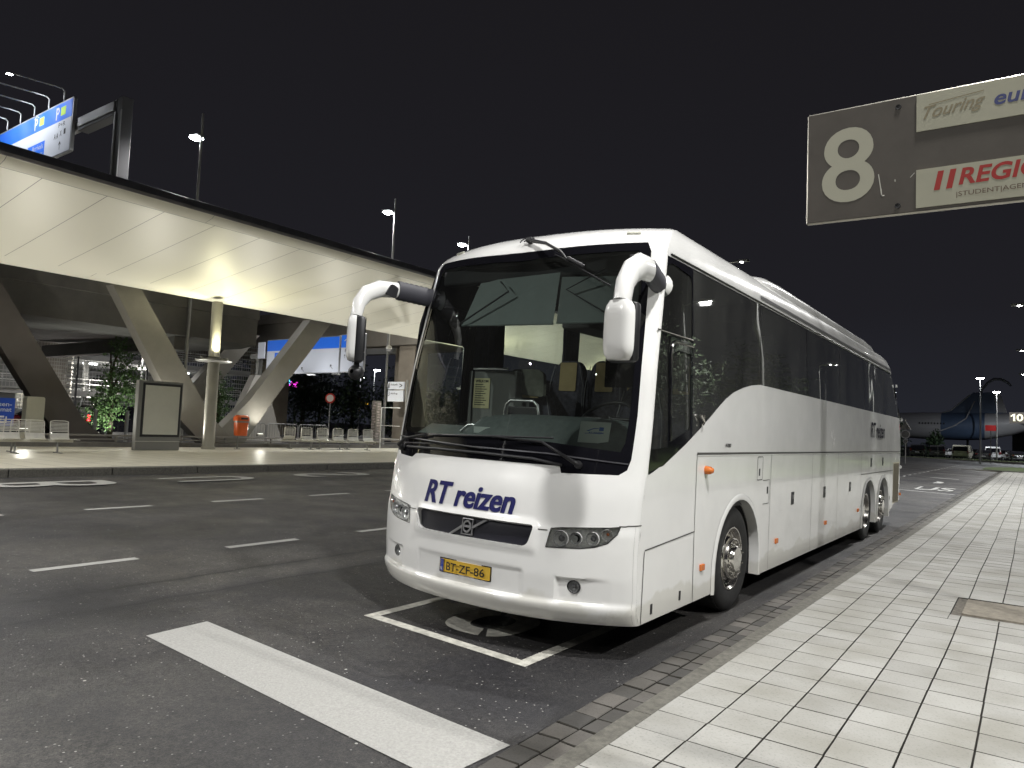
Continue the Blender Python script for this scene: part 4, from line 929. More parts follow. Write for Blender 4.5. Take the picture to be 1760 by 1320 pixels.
# --- mirrors on long curved arms
def mirror(sg, label):
    P = [(1.17,.66,2.86),(1.245,.46,2.87),(1.285,.22,2.88),(1.31,.02,2.86),(1.32,-.13,2.79),(1.32,-.21,2.69),(1.318,-.235,2.57)]
    P = [Vector((sg*a, b, z)) for a, b, z in P]
    q_ = 1 if sg > 0 else .80; r = [(a_*q_, b__*q_) for a_, b__ in [(.052,.080),(.052,.084),(.056,.092),(.062,.098),(.064,.094),(.064,.080),(.062,.066)]]
    g = G(); g.tube(P[2:], r[2:], 18); arm = g.emit('mirror', M_WHITE, bus, world=False, sm=60, label=label)
    g = G(); pts = [P[0]+(P[2]-P[0])*k/16 for k in range(17)]; g.tube(pts, [(.058+.004*(k % 2), .088+.005*(k % 2)) for k in range(17)], 18); g.emit('rubber_gaiter', mat('gaiter_rubber', (.035,.035,.045), .6), arm, world=False, sm=20)
    g = G(); g.lathe([(.0,.05),(.07,.04),(.10,.0)], Vector((sg*1.16,.70,2.86)), Vector((sg*.4,-.9,0)), 18); g.emit('mount', M_WHITE, arm, world=False, sm=50)
    # housing: front shell in white, rear frame black, mirror glass facing back
    cx, cy, cz = sg*1.315, -.225, 2.37
    def hs(x0, x1, y0, y1, z0, z1, bev): 
        g = G(); g.box((cx+(x0+x1)/2*sg, cy+(y0+y1)/2, cz+(z0+z1)/2), (abs(x1-x0), abs(y1-y0), z1-z0), bev=bev); return g
    g = G()
    sec = []
    for k in range(13):
        z = -.205+.40*k/12; e_ = (1-abs((k-6)/6.)**6*.28)
        ring = [(cx+sg*.118*e_*math.copysign(abs(cos(t))**.55, cos(t)), cy-.005-.075*e_*abs(sin(t))**.7, cz+z+.01*sin(t)) for t in [pi*j/16 for j in range(17)]]
        sec.append(ring)
    g.add([p for r_ in sec for p in r_], [(i*17+j, i*17+j+1, (i+1)*17+j+1, (i+1)*17+j) for i in range(12) for j in range(16)]+[tuple(range(17)), tuple(12*17+j for j in range(17))]); g.emit('mirror_shell', M_WHITE, arm, world=False, sm=60)
    g = hs(-.118,.118,-.006,.075,-.215,.195,.03); g.emit('mirror_frame', M_BLK, arm, world=False, sm=30)
    g = G(); g.box((cx, cy+.077, cz+.03), (.19,.004,.30)); g.box((cx, cy+.077, cz-.165), (.19,.004,.065)); g.emit('mirror_glass', mat('mirror_silver', (.8,.8,.8), .03, metal=1.), arm, world=False)
    Rz = Matrix.Rotation(radians(-10 if sg > 0 else -40), 4, 'Z'); pv = Vector((cx, cy, cz))
    for ch in [c_ for c_ in arm.children if c_.name.split('.')[0] in ('mirror_shell', 'mirror_frame', 'mirror_glass')]: ch.data.transform(Matrix.Translation(pv) @ Rz @ Matrix.Translation(-pv))
    if sg < 0:
        g = G(); g.lathe([(0,-.065),(.045,-.055),(.068,-.015),(.068,.02),(.045,.055),(.02,.065)], (cx,cy+.03,cz-.30), (.2,-1,.1), 18); g.tube([(cx,cy+.03,cz-.19),(cx,cy+.03,cz-.26)], .025, 10); g.emit('kerb_mirror', M_BLK, arm, world=False, sm=50)
        g = G(); g.prism(rnd([(-.05,-.05),(.04,-.07),(.06,.03),(.0,.06)], .02), lambda a, b, d: (sg*1.315+.068+d, .10+a*1.5, 2.86+b), .012); g.emit('approach_mirror', M_BLK, arm, world=False)
    else:
        g = G(); g.tube([(cx-.0,cy+.03,cz-.22),(cx-.0,cy+.03,cz-.45),(cx,cy+.06,cz-.70)], [.035,.03,.02], 10)
mirror(1, 'mirror on the kerb side, its long housing hiding the windscreen corner')
mirror(-1, 'mirror on the road side with a small round kerb mirror below')

# ------------------------------------------------------------------ inside the coach
g = G(); g.box((0,6.6,1.22), (2.44,11.6,.06)); g.box((0,.95,.85), (2.3,1.3,.05)); g.emit('cabin_floor', M_DARKIN, bus, world=False)
g = G(); g.grid(lambda t, b: (t*1.12, b, 3.14+.10*(1-t*t)), [-1+.25*k for k in range(9)], [.75, 3, 6, 9, 11.6]); g.grid(lambda t, z: (t*1.15, 11.7, z), [-1,1], [1.2,3.15])
for sg in (1,-1): g.grid(lambda b, z: (sg*1.2, b, z), [1.3,4,8,11.7], [1.0,1.5,2.0,2.2]); g.box((sg*.93,7.2,2.98), (.42,8.6,.20), bev=.03)
for sg in (1,-1): g.grid(lambda b, z: (sg*1.20, b, z), [.46,.9,1.3], [.6,1.0,1.38])
g.emit('cabin_lining', mat('cabin_lining', (.11,.11,.115), .8), bus, world=False, fixn=False)
M_DASH = mat('dashboard_grey', (.17,.20,.195), .55, noise=.15, nscale=20)
g = G()
g.grid(lambda a, t: (a, (.14+.27*abs(a/1.2)**2.4)+.50*t*(1 if a > -.35 else .5), 1.53+(.25*min(1, t*2.2)**.6 if a > -.35 else .12*t)*(1-.25*abs((a-.4)/.8)**3 if a > -.35 else 1)), [-1.1+.1*k for k in range(23)], [k/8 for k in range(9)])
g.box((.42,.72,1.45), (1.30,.10,.5), bev=.03)
g.emit('dashboard', M_DASH, bus, world=False, sm=50, fixn=False)
g = G(); g.lathe([(.235+.016*cos(t), .016*sin(t)) for t in [2*pi*k/10 for k in range(10)]], (.62,.93,1.78), (0,-.75,.9), 32, closed=True); g.tube([(.62,.93,1.78),(.62,.78,1.60)], .05, 10)
g.tube([(.40,.93,1.78),(.84,.93,1.78)], .018, 8); g.emit('steering_wheel', M_BLK, bus, world=False, sm=50)
M_SEAT = mat('seat_fabric', (.055,.055,.075), .9, noise=.5, nscale=25); M_HRC = mat('head_cover', (.42,.33,.16), .9, noise=.1, nscale=8)
def coach_seat(a, b, z, h=1.20, cover=True):
    pr = [(0,.0),(.10,-.01),(.16,.42),(.20,.95),(.19,h-.05),(.12,h),(.05,h-.06),(.03,.5)]
    g = G()
    outline = [(-.23,0),(.23,0),(.235,.6),(.225,h-.28),(.17,h-.06),(.10,h),(-.10,h),(-.17,h-.06),(-.225,h-.28),(-.235,.6)]
    g.prism(rnd(outline, .05), lambda x, y, d: (a+x, b+.05*y/h+d*.9+.02*0, z+y), .12); g.box((a, b-.20, z+.02), (.46,.50,.14), bev=.04)
    s = g.emit('passenger_seat', M_SEAT, bus, world=False, sm=40)
    if cover: g = G(); g.prism(rnd([(-.115,h-.36),(.115,h-.36),(.115,h-.02),(-.115,h-.02)], .02), lambda x, y, d: (a+x, b+.05*y/h-.008-d, z+y), .006); g.emit('head_cover', M_HRC, s, world=False)
    g = G()
    for q in (-1, 1): g.tube([(a+q*.225,b-.02,z+.1),(a+q*.238,b-.015,z+.6),(a+q*.225,b-.0,z+h-.28),(a+q*.17,b+.01,z+h-.06)], .006, 5)
    g.emit('seat_piping', mat('piping_grey', (.25,.25,.27), .6), s, world=False)
for r_ in range(8):
    for a in (-.93,-.44,.46,.94):
        if r_ > 4 and a > 0: continue
        coach_seat(a, 2.75+r_*.82+(.1 if a > 0 else 0), 1.27)
coach_seat(.62, 1.55, 1.12, 1.0, False)
coach_seat(-.56, 1.50, 1.05, 1.0, False)
g = G(); g.prism(rnd([(-.21,.0),(.21,-.03),(.20,.20),(.12,.245),(-.17,.245),(-.22,.18)], .03), lambda x, y, d: (-.56+x, 1.44-d*1., 2.00+y), .05); g.emit('folded_jacket', mat('jacket_green', (.13,.135,.11), .95, noise=.3, nscale=10), bus, world=False, sm=40)
g = G(); g.box((-.56,1.42,1.985), (.26,.02,.05)); g.emit('seat_strap', MATS['head_cover'], bus, world=False)
g = G(); g.tube([(-.60,1.10,1.50),(-.60,1.10,1.80),(-.585,1.10,1.875),(-.53,1.10,1.915),(-.27,1.10,1.915),(-.215,1.10,1.875),(-.20,1.10,1.80),(-.20,1.10,1.50)], .014, 10); g.emit('grab_rail', mat('rail_silver', (.6,.6,.6), .3, metal=.8), bus, world=False, sm=50)
g = G(); g.box((-.40,1.13,1.66), (.36,.02,.40), bev=.01); g.emit('rail_panel', M_BLK, bus, world=False)
g = G(); g.box((-.93,1.52,1.72), (.62,.44,1.0), bev=.015); cb = g.emit('cabinet', mat('cabinet_grey', (.19,.20,.19), .5), bus, world=False)
g = G(); g.tube([(-1.16,1.28,2.235),(-.72,1.28,2.235)], .012, 8); g.tube([(-1.16,1.28,2.235),(-1.16,1.34,2.22)], .01, 8); g.emit('cabinet_rail', MATS['rail_silver'], cb, world=False)
nf = lambda x, y, o=0: (-1.055+x*.105, 1.294-o, 1.985+y*.155)
g = G(); g.add([nf(x, y) for x, y in ((-1,-1),(1,-1),(1,1),(-1,1))], [(0,1,2,3)]); no = g.emit('notice', mat('notice_cream', (.62,.58,.33), .7), cb, world=False)
g = G(); put_text(g, 'WELKOM', lambda x, y: nf(x, y, .002), -.8, .8, .72, .90, bold=.03)
for k in range(10): g.add([nf(x, .55-.15*k+y, .002) for x, y in ((-.8,0),(.2+.55*((k*7) % 5)/5,0),(.2+.55*((k*7) % 5)/5,.05),(-.8,.05))], [(0,1,2,3)])
g.emit('notice_text', M_BLK, cb, world=False)
# papers on the dashboard
pf = lambda x, y, o=0: (.855+x*.105, .245-.0+.02*y-o+.085*x*.6+.06, 1.665+y*.082)
g = G(); g.add([pf(x, y) for x, y in ((-1,-1),(1,-1),(1,1),(-1,1))], [(0,1,2,3)]); pc = g.emit('company_card', mat('card_white', (.72,.78,.74), .5), bus, world=False)
g = G(); 
for P in ([(-.62,-.15),(.60,-.08),(.60,-.03),(-.62,-.10)], [(-.55,.10),(-.1,.38),(.25,.40),(.25,.34),(-.1,.30),(-.4,.08)], [(.28,.15),(.58,.15),(.58,.50),(.28,.50)]): g.add([pf(x, y, .002) for x, y in P], [tuple(range(len(P)))])
put_text(g, 'RT REIZEN', lambda x, y: pf(x, y, .002), -.35, .6, -.13, .03, bold=.03)
g.emit('card_logo', mat('card_blue', (.03,.12,.42), .5), pc, world=False)
g = G(); g.box((-.16,.22,1.625), (.16,.05,.055), Matrix.Rotation(.3, 3, 'Z'), bev=.004); g.emit('card_reader', mat('card_white', (.7,.7,.7)), bus, world=False)
g = G(); g.tube([(-.46,.28,1.60),(-.40,.30,1.66),(-.22,.34,1.675),(-.14,.36,1.66)], .014, 8); g.emit('grab_handle', MATS['rail_silver'], bus, world=False, sm=50)
# roller blinds with folding arms
M_BLIND = glass('blind_cloth', (.20,.23,.22), .4, 1.5, .6)
M_BLIND2 = mat('blind_grey', (.24,.28,.27), .7, noise=.06, nscale=6)
g = G(); g.add([(-.66,.45,2.56),(.36,.40,2.535),(.36,.47,2.98),(-.55,.56,2.98)], [(0,1,2,3)]); g.tube([(-.66,.45,2.56),(.36,.40,2.535)], .010, 6); g.emit('sun_blind', M_BLIND2, bus, world=False)
g = G(); g.add([(.38,.42,2.545),(1.02,.60,2.56),(1.0,.66,2.94),(.38,.47,2.94)], [(0,1,2,3)]); g.tube([(.38,.42,2.545),(1.02,.60,2.56)], .009, 6); g.emit('sun_blind', M_BLIND2, bus, world=False)
g = G(); g.box((0,.60,3.03), (2.0,.12,.14), bev=.02); g.emit('blind_case', M_DARKIN, bus, world=False)
g = G()
for P in ([(-.64,.40,2.57),(-.10,.38,2.83),(-.22,.42,2.93)], [(.80,.50,2.62),(.46,.42,2.82),(.78,.48,2.98)]): g.tube(P, .008, 6)
g.emit('blind_arm', MATS['dull_trim'], bus, world=False, sm=50)
# curtains and pillars seen against the lit canopy
M_CUR = mat('curtain_blue', (.022,.024,.045), .9, noise=.3, nscale=20)
def curtain(b, z0, z1, w0, w1, sg=-1):
    g = G(); g.grid(lambda t, k: (sg*(1.17+.02*sin(k*40)), b+(k-.5)*(w0+(w1-w0)*t+.05*sin(t*3)), z0+(z1-z0)*(1-t)), [k/10 for k in range(11)], [k/24 for k in range(25)]); return g.emit('curtain', M_CUR, bus, world=False, sm=60, fixn=False)
curtain(3.22, 2.0, 3.0, .40, .22); curtain(1.55, 1.3, 3.0, .5, .5)
for b in (5.03, 6.95, 8.87): curtain(b, 2.0, 3.0, .22, .2)
for b in (1.235, 3.12, 5.04, 6.96, 8.88, 10.8):
    for q, bb in ((1, b), (-1, b if b > 2 else 1.70)):
        g = G(); g.box((q*1.17,bb,2.6), (.04,.12,1.1)); g.emit('window_post', M_DARKIN, bus, world=False)
g = G(); g.box((.55,1.72,2.55), (.8,.03,.9), bev=.01); g.emit('driver_partition', glass('partition_dark', (.12,.12,.13), .1, 1.4, .5), bus, world=False)

# ================================================================== platform furniture
M_STEEL = mat('brushed_steel', (.62,.61,.56), .36, metal=.35, rnoise=.1, noise=.08, nscale=6)
M_GREY = mat('grey_steel', (.22,.22,.21), .45, metal=.5)
def seat_shell(g, c, ang, back=False):
    """one slatted metal seat, facing +x before rotation; c = middle of the seat pan"""
    R = Matrix.Rotation(ang, 3, 'Z'); c = Vector(c)
    T = lambda x, y, z: c+R @ Vector((x, y, z))
    pr = [(.22,.005),(.10,-.01),(-.05,-.02),(-.15,.0),(-.20,.06),(-.225,.14),(-.245,.30),(-.27,.50)]
    hw = .24
    for q in (-1, 1): g.tube([T(x, q*hw, z) for x, z in pr], .014, 6)
    g.tube([T(-.27, -hw, .50), T(-.275, -hw*.6, .525), T(-.275, hw*.6, .525), T(-.27, hw, .50)], .014, 6)
    for (x, z, a) in [(-.235,.22,.1),(-.24,.26,.1),(-.245,.30,.1),(-.251,.34,.1),(-.256,.38,.1),(-.261,.42,.1),(-.266,.46,.1)]: g.box(T(x, 0, z), (.012, hw*1.95, .022), R)
    n = 6; P = [(.20,.0),(.05,-.02),(-.10,-.015),(-.17,.02),(-.205,.08),(-.222,.17)]
    g.add([T(x, -hw*.97, z) for x, z in P]+[T(x, hw*.97, z) for x, z in P], [(i, i+1, n+i+1, n+i) for i in range(n-1)])
def bench(base, ang, n, pitch, label, hh=.40):
    t = thing('metal_bench', label, 'bench', base, group='slatted metal seat rows on the platform')
    b = Vector(base); R = Matrix.Rotation(ang, 3, 'Z')
    L = pitch*(n-1)
    g = G(); g.box(b+R @ Vector((-.05, 0, hh-.06)), (.07, L+.62, .06), R, bev=.006); g.emit('beam', M_STEEL, t)
    for y in (-L/2+.12, 0, L/2-.12) if n > 3 else (-L/2+.1, L/2-.1):
        g = G(); g.tube([b+R @ Vector((-.05,y,hh-.08)), b+R @ Vector((-.02,y,.03))], .028, 8); g.box(b+R @ Vector((0,y,.015)), (.50,.06,.03), R, bev=.008); g.emit('leg', M_GREY, t)
    for k in range(n):
        g = G(); seat_shell(g, b+R @ Vector((0, -L/2+pitch*k, hh)), ang); g.emit('seat', M_STEEL, t, fixn=False)
    for q in (-1, 1):
        g = G(); g.box(b+R @ Vector((.05, q*(L/2+.34), hh-.01)), (.36,.10,.02), R, bev=.004); g.emit('side_shelf', M_STEEL, t)
    return t
bench((-22.8, 8.83, .452), 0, 3, .64, 'row of slatted metal seats at the left edge of the platform')
bench((-23.5, 7.9, .452), pi, 3, .64, 'metal seat row standing back to back behind the left seats')
bench((-25.0, 21.75, .452), -.25, 5, .74, 'row of five slatted metal seats right of the litter bin')
bench((-25.75, 21.2, .452), pi-.25, 5, .74, 'metal seat row back to back behind the five seats')
# blank poster case
ap = thing('poster_case', 'blank backlit style poster case with black frame beside the round column', 'poster case', (-24.5, 13.15, .452))
g = G(); g.box((-24.5, 13.15, 1.64), (.22, 1.56, 2.37), bev=.02); g.emit('case', M_GREY, ap)
g = G(); g.box((-24.40, 13.20, 1.83), (.05, 1.38, 1.83), bev=.01); g.emit('frame', M_BLK, ap)
g = G(); g.box((-24.372, 13.20, 1.83), (.006, 1.22, 1.67)); g.emit('panel', mat('poster_blank', (.52,.52,.46), .3, coat=.6, noise=.06, nscale=2), ap)
g = G(); g.box((-24.385, 13.15, .76), (.03, 1.56, .015)); g.emit('ledge', M_STEEL, ap)
# orange litter bin
bn = thing('litter_bin', 'orange plastic litter bin on a pole between the column and the seats', 'litter bin', (-25.44, 16.95, .452))
g = G(); g.tube([(-25.5,16.95,.45),(-25.5,16.95,1.5)], .03, 8); g.lathe([(0,0),(.12,0),(.12,.02),(0,.03)], (-25.5,16.95,.452), (0,0,1), 16); g.emit('pole', M_GREY, bn, sm=40)
g = G()
sec = [(.0,.24,.16),(.02,.25,.17),(.55,.28,.19),(.58,.29,.20)]
for z, a, b in sec: pass
def rrect(a, b, z, n=24, e=.5): return [(-25.40+b*math.copysign(abs(cos(t))**e, cos(t)), 17.0+a*math.copysign(abs(sin(t))**e, sin(t)), z) for t in [2*pi*k/n for k in range(n)]]
def rings(g, secs, n=24):
    v = []; 
    for z, a, b in secs: v += rrect(a, b, z, n)
    g.add(v, [(i*n+k, i*n+(k+1) % n, (i+1)*n+(k+1) % n, (i+1)*n+k) for i in range(len(secs)-1) for k in range(n)]+[tuple(range(n))[::-1], tuple((len(secs)-1)*n+k for k in range(n))])
M_OR = mat('bin_orange', (.62,.10,.012), .4, noise=.1, nscale=6)
rings(g, [(.98,.22,.15),(1.0,.235,.165),(1.5,.26,.19)]); g.emit('body', M_OR, bn, sm=50)
g = G(); rings(g, [(1.50,.275,.20),(1.56,.28,.205)]); g.emit('band', M_GREY, bn, sm=50)
g = G(); rings(g, [(1.56,.285,.21),(1.66,.285,.21),(1.74,.26,.19),(1.79,.20,.14)]); g.emit('lid', M_OR, bn, sm=50)
g = G(); g.box((-25.20,17.0,1.66), (.04,.30,.07), bev=.01); g.emit('opening', M_BLK, bn)
g = G(); g.lathe([(.085,0),(.085,.004),(.070,.004),(.070,0)], (-25.226,17.03,1.36), (1,0,0), 20); g.box((-25.222,17.03,1.36), (.004,.09,.018)); g.box((-25.222,17.03,1.36), (.004,.018,.08)); g.emit('pictogram', M_BLK, bn)
# ticket machine column and beige cabinet at the left edge
tk = thing('ticket_machine', 'dark blue ticket machine kiosk cut by the left edge behind the seats', 'ticket machine', (-28.2, 10.1, .3))
g = G(); g.box((-28.4, 9.3, 1.25), (.8, 1.5, 1.9), bev=.02); g.emit('housing', mat('kiosk_grey', (.12,.12,.13), .5), tk)
g = G(); g.box((-27.99, 9.35, 1.55), (.02, 1.42, .95)); g.emit('blue_face', mat('sign_blue', (.012,.05,.30), .4, emis=(.02,.08,.45), es=.12), tk)
g = G(); tf = lambda x, y: (-27.975, 9.35+x, 1.55+y)
put_text(g, 'Kassen-', tf, -.10, .62, .20, .34, bold=.01); put_text(g, 'automat', tf, -.10, .62, .02, .14, bold=.01)
for P in ([(.12,-.35),(.50,-.35),(.50,-.31),(.12,-.31)], [(.12,-.35),(.16,-.35),(.16,-.14),(.12,-.14)], [(.46,-.35),(.50,-.35),(.50,-.14),(.46,-.14)], [(.2,-.18),(.42,-.18),(.42,-.12),(.2,-.12)]): g.add([tf(x, y) for x, y in P], [(0,1,2,3)])
g.emit('kiosk_text', mat('letter_white'), tk)
g = G(); g.box((-28.3, 9.35, 2.26), (1.0, 1.7, .10), bev=.02); g.emit('canopy_hood', MATS['kiosk_grey'], tk)
bc = thing('control_cabinet', 'upright beige cabinet with rounded top right of the blue machine', 'cabinet', (-28.1, 10.7, .3))
g = G(); g.prism(rnd([(10.42,.3),(10.98,.3),(10.98,2.12),(10.42,2.12)], [0,0,.08,.08]), lambda a, b, d: (-28.0-d, a, b), .35); g.emit('housing', mat('cabinet_beige', (.42,.41,.33), .5, noise=.06, nscale=3), bc)
# cctv dome under the canopy
cc = thing('cctv_camera', 'white dome camera hanging on a rod from the canopy', 'camera', (-26.2, 25.6, 6.15))
g = G(); g.tube([(-26.2,25.6,6.4),(-26.2,25.6,5.55)], .025, 8); g.lathe([(.03,.18),(.13,.10),(.15,.0),(.13,-.02)], (-26.2,25.6,5.45), (0,0,1), 18); g.emit('mount', mat('camera_white', (.75,.75,.73), .4), cc, sm=50)
g = G(); g.lathe([(.125,0),(.11,-.07),(.06,-.12),(0,-.135)], (-26.2,25.6,5.44), (0,0,1), 18); g.emit('dome', mat('dome_grey', (.3,.3,.32), .1, coat=1), cc, sm=60)

# ================================================================== signs
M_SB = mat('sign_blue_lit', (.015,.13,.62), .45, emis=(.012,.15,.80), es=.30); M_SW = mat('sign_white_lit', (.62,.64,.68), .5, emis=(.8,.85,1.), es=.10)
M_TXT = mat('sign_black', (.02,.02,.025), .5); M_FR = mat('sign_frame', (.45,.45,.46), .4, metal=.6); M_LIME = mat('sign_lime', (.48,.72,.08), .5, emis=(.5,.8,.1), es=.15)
def arrow(g, fn, x, y, s, a=0.):
    P = [(-.08,-.9),(.08,-.9),(.08,.35),(.45,.0),(.45,.28),(0,.85),(-.45,.28),(-.45,.0),(-.08,.35)]; c, q = cos(a), sin(a)
    g.add([fn(x+s*(u*c-v*q), y+s*(u*q+v*c)) for u, v in P], [(0,1,2,8),(3,4,5,2),(5,6,7,8),(5,8,2)])
# overhead sign above the canopy, face towards the camera (-Y), at Y=14
gs = thing('gantry_sign', 'large floodlit blue and white overhead sign above the canopy at upper left', 'road sign', (-36, 14, 6.9))
SX0, SX1, SZ0, SZ1 = -46.5, -35.25, 13.40, 15.93
fn = lambda x, z, o=0: (x, 14-.01-o, z)
g = G(); g.prism(rnd([(SX0,SZ0),(SX1,SZ0),(SX1,SZ1),(SX0,SZ1)], .12), lambda a, b, d: (a, 14.0+d, b), .14); g.emit('back', M_FR, gs)
g = G(); g.prism(rnd([(SX0+.06,SZ0+.06),(SX1-.08,SZ0+.06),(SX1-.08,15.02),(SX0+.06,15.02)], .02), lambda a, b, d: fn(a, b, d), .008); g.emit('white_field', M_SW, gs)
g = G(); g.prism(rnd([(SX0+.06,15.03),(SX1-.08,15.03),(SX1-.08,SZ1-.08),(SX0+.06,SZ1-.08)], .02), lambda a, b, d: fn(a, b, d), .008); g.prism([(-39.9,13.62),(-38.0,13.62),(-38.0,14.42),(-39.9,14.42)], lambda a, b, d: fn(a, b, d+.01), .004); g.emit('blue_field', M_SB, gs)
g = G()
for x in (-36.95, -39.3):
    g = G(); put_text(g, 'P', lambda a, b: fn(a, b, .014), x, x+.34, 15.14, 15.72, bold=.02); g.emit('letter_p', mat('letter_white'), gs)
g = G(); put_text(g, 'Arrivals', lambda a, b: fn(a, b, .018), -39.4, -38.15, 14.08, 14.34); put_text(g, 'Business', lambda a, b: fn(a, b, .018), -39.4, -38.15, 13.70, 13.98)
for xa in (-39.3,): g.add([fn(xa-.1,15.74,.014), fn(xa+.17,15.86,.014), fn(xa+.44,15.74,.014), fn(xa+.44,15.70,.014), fn(xa+.17,15.81,.014), fn(xa-.1,15.70,.014)], [(0,1,4,5),(1,2,3,4)])
g.emit('white_text', mat('letter_white'), gs)
g = G()
for x in (-36.45, -38.75):
    g = G(); g.add([fn(x,15.25,.014), fn(x+.5,15.25,.014), fn(x+.5,15.65,.014), fn(x,15.65,.014)], [(0,1,2,3)]); g.emit('lime_square', M_LIME, gs)
g = G(); put_text(g, 'P+R', lambda a, b: fn(a, b, .014), -36.6, -35.9, 14.72, 14.92); arrow(g, lambda a, b: fn(a, b, .014), -36.35, 13.85, .24); arrow(g, lambda a, b: fn(a, b, .014), -38.95+1.1*.0-.1, 13.50, .12)
for x, z in ((-37.0,14.35),(-36.75,14.35),(-36.4,14.40),(-36.0,14.42)): put_text(g, 'AXI-'[int((x+37.05)*3) % 4], lambda a, b: fn(a, b, .014), x, x+.18, z-.12, z+.14, bold=.02)
g.emit('black_text', M_TXT, gs)
g = G(); g.box((-37.4,13.85,13.2), (.9,.5,.12), bev=.03); g.box((-36.9,14.0,13.1), (.08,.08,.6)); g.emit('service_box', M_FR, gs)
g = G(); g.box((-40,14.3,14.6), (13,.25,.4), bev=.02); g.emit('carrier_beam', M_FR, gs)
# lamp brackets over the sign
for k in range(6):
    x = -36.15-1.62*k; g = G(); g.tube([(x,13.95,15.9),(x,13.95,16.35),(x-.05,13.85,16.45),(x-.18,13.6,16.5),(x-1.1,12.2,16.72)], .032, 8)
    b_ = g.emit('lamp_bracket', mat('bracket_white', (.7,.7,.7), .4), gs, sm=60)
    g = G(); g.box((x-1.15,12.1,16.70), (.22,.30,.08), bev=.02); g.emit('spot_head', M_FR, b_)
    g = G(); g.box((x-1.15,12.1,16.655), (.16,.2,.012)); g.emit('spot_lens', lens_mat(90, COOL, 90), b_)
    if k < 4:
        ld = bpy.data.lights.new('sign_spot', 'SPOT'); ld.energy = 260; ld.color = (.9,.94,1.); ld.spot_size = radians(100); ld.spot_blend = .5; ld.shadow_soft_size = .05
        lo = bpy.data.objects.new('sign_spot', ld); COL.objects.link(lo); lo.parent = gs; lo.location = Vector((x-1.15,12.1,16.6))-gs.location
        lo.rotation_euler = Vector((0,-1.9,1.6)).to_track_quat('Z', 'Y').to_euler()
# gantry post and arm
gp = thing('gantry_post', 'grey portal post and box arm standing right of the floodlit sign', 'gantry', (-31.0, 14.3, 6.9))
g = G(); g.box((-31.05,14.3,10.9), (.50,.45,8.0), bev=.02); g.emit('post', mat('gantry_dark', (.15,.15,.16), .5, metal=.4), gp)
g = G(); g.box((-33.0,14.3,14.55), (3.6,.45,.62), bev=.02); g.emit('arm', MATS['gantry_dark'], gp)
g = G(); g.box((-33.1,14.05,14.60), (3.3,.04,.40)); g.box((-31.32,14.05,10.7), (.12,.04,7.2)); g.box((-30.78,14.05,10.7), (.04,.04,7.2)); g.emit('cover_plate', M_FR, gp)
# far gantry sign seen under the canopy, Y=30
fs_ = thing('gantry_sign', 'blue and white gantry sign seen under the canopy behind the leaning leg', 'road sign', (-38, 30, .3))
fn2 = lambda x, z, o=0: (x, 30-.01-o, z)
def sgn(x0, x1, z0, z1): 
    g = G(); g.prism(rnd([(x0,z0),(x1,z0),(x1,z1),(x0,z1)], .08), lambda a, b, d: (a, 30+d, b), .12); g.emit('back', M_FR, fs_)
    g = G(); g.prism([(x0+.06,z0+.06),(x1-.06,z0+.06),(x1-.06,z1-.06),(x0+.06,z1-.06)], lambda a, b, d: fn2(a, b, d), .006); g.emit('white_field', M_SW, fs_)
sgn(-42.4,-35.0,4.72,7.06); sgn(-34.92,-32.78,4.75,7.12)
g = G()
for P in ([(-42.34,6.28),(-35.06,6.28),(-35.06,7.0),(-42.34,7.0)], [(-34.86,6.28),(-32.84,6.28),(-32.84,7.06),(-34.86,7.06)], [(-41.5,5.62),(-40.2,5.62),(-40.2,6.15),(-41.5,6.15)]): g.prism(P, lambda a, b, d: fn2(a, b, d+.008), .004)
g.emit('blue_field', M_SB, fs_)
g = G(); put_text(g, 'P', lambda a, b: fn2(a, b, .014), -34.35, -34.05, 6.36, 6.78, bold=.02); put_text(g, '2', lambda a, b: fn2(a, b, .014), -34.0, -33.86, 6.36, 6.52); put_text(g, 'A', lambda a, b: fn2(a, b, .014), -41.4, -41.15, 5.7, 6.02, bold=.02)
g.add([fn2(-34.6,6.72,.014), fn2(-34.2,6.96,.014), fn2(-33.8,6.72,.014), fn2(-33.8,6.66,.014), fn2(-34.2,6.89,.014), fn2(-34.6,6.66,.014)], [(0,1,4,5),(1,2,3,4)]); g.emit('white_text', mat('letter_white'), fs_)
g = G(); arrow(g, lambda a, b: fn2(a, b, .014), -35.7, 5.12, .22, .7); arrow(g, lambda a, b: fn2(a, b, .014), -38.5, 5.0, .22, .7); arrow(g, lambda a, b: fn2(a, b, .014), -33.6, 5.3, .35); put_text(g, 'Parken', lambda a, b: fn2(a, b, .014), -34.5, -33.4, 6.0, 6.2)
arrow(g, lambda a, b: fn2(a, b, .014), -34.5, 5.75, .14); put_text(g, '-', lambda a, b: fn2(a, b, .014), -33.3, -33.0, 5.72, 5.78); put_text(g, 'I', lambda a, b: fn2(a, b, .014), -33.95, -33.85, 5.6, 5.85); g.emit('black_text', M_TXT, fs_)
g = G(); g.box((-37.5,30.3,6.0), (14,.25,.35)); g.box((-43.6,30.3,3.2), (.3,.3,5.8)); g.emit('portal', M_GREY, fs_)
g = G(); g.box((-42.85,29.9,6.35), (.75,.06,1.1)); g.emit('side_board', M_SW, fs_)
for x in (-36.6, -38.9, -34.3):
    g = G(); g.box((x,29.2,4.55), (.5,.3,.1), bev=.02); g.emit('sign_lamp', mat('camera_white'), fs_)
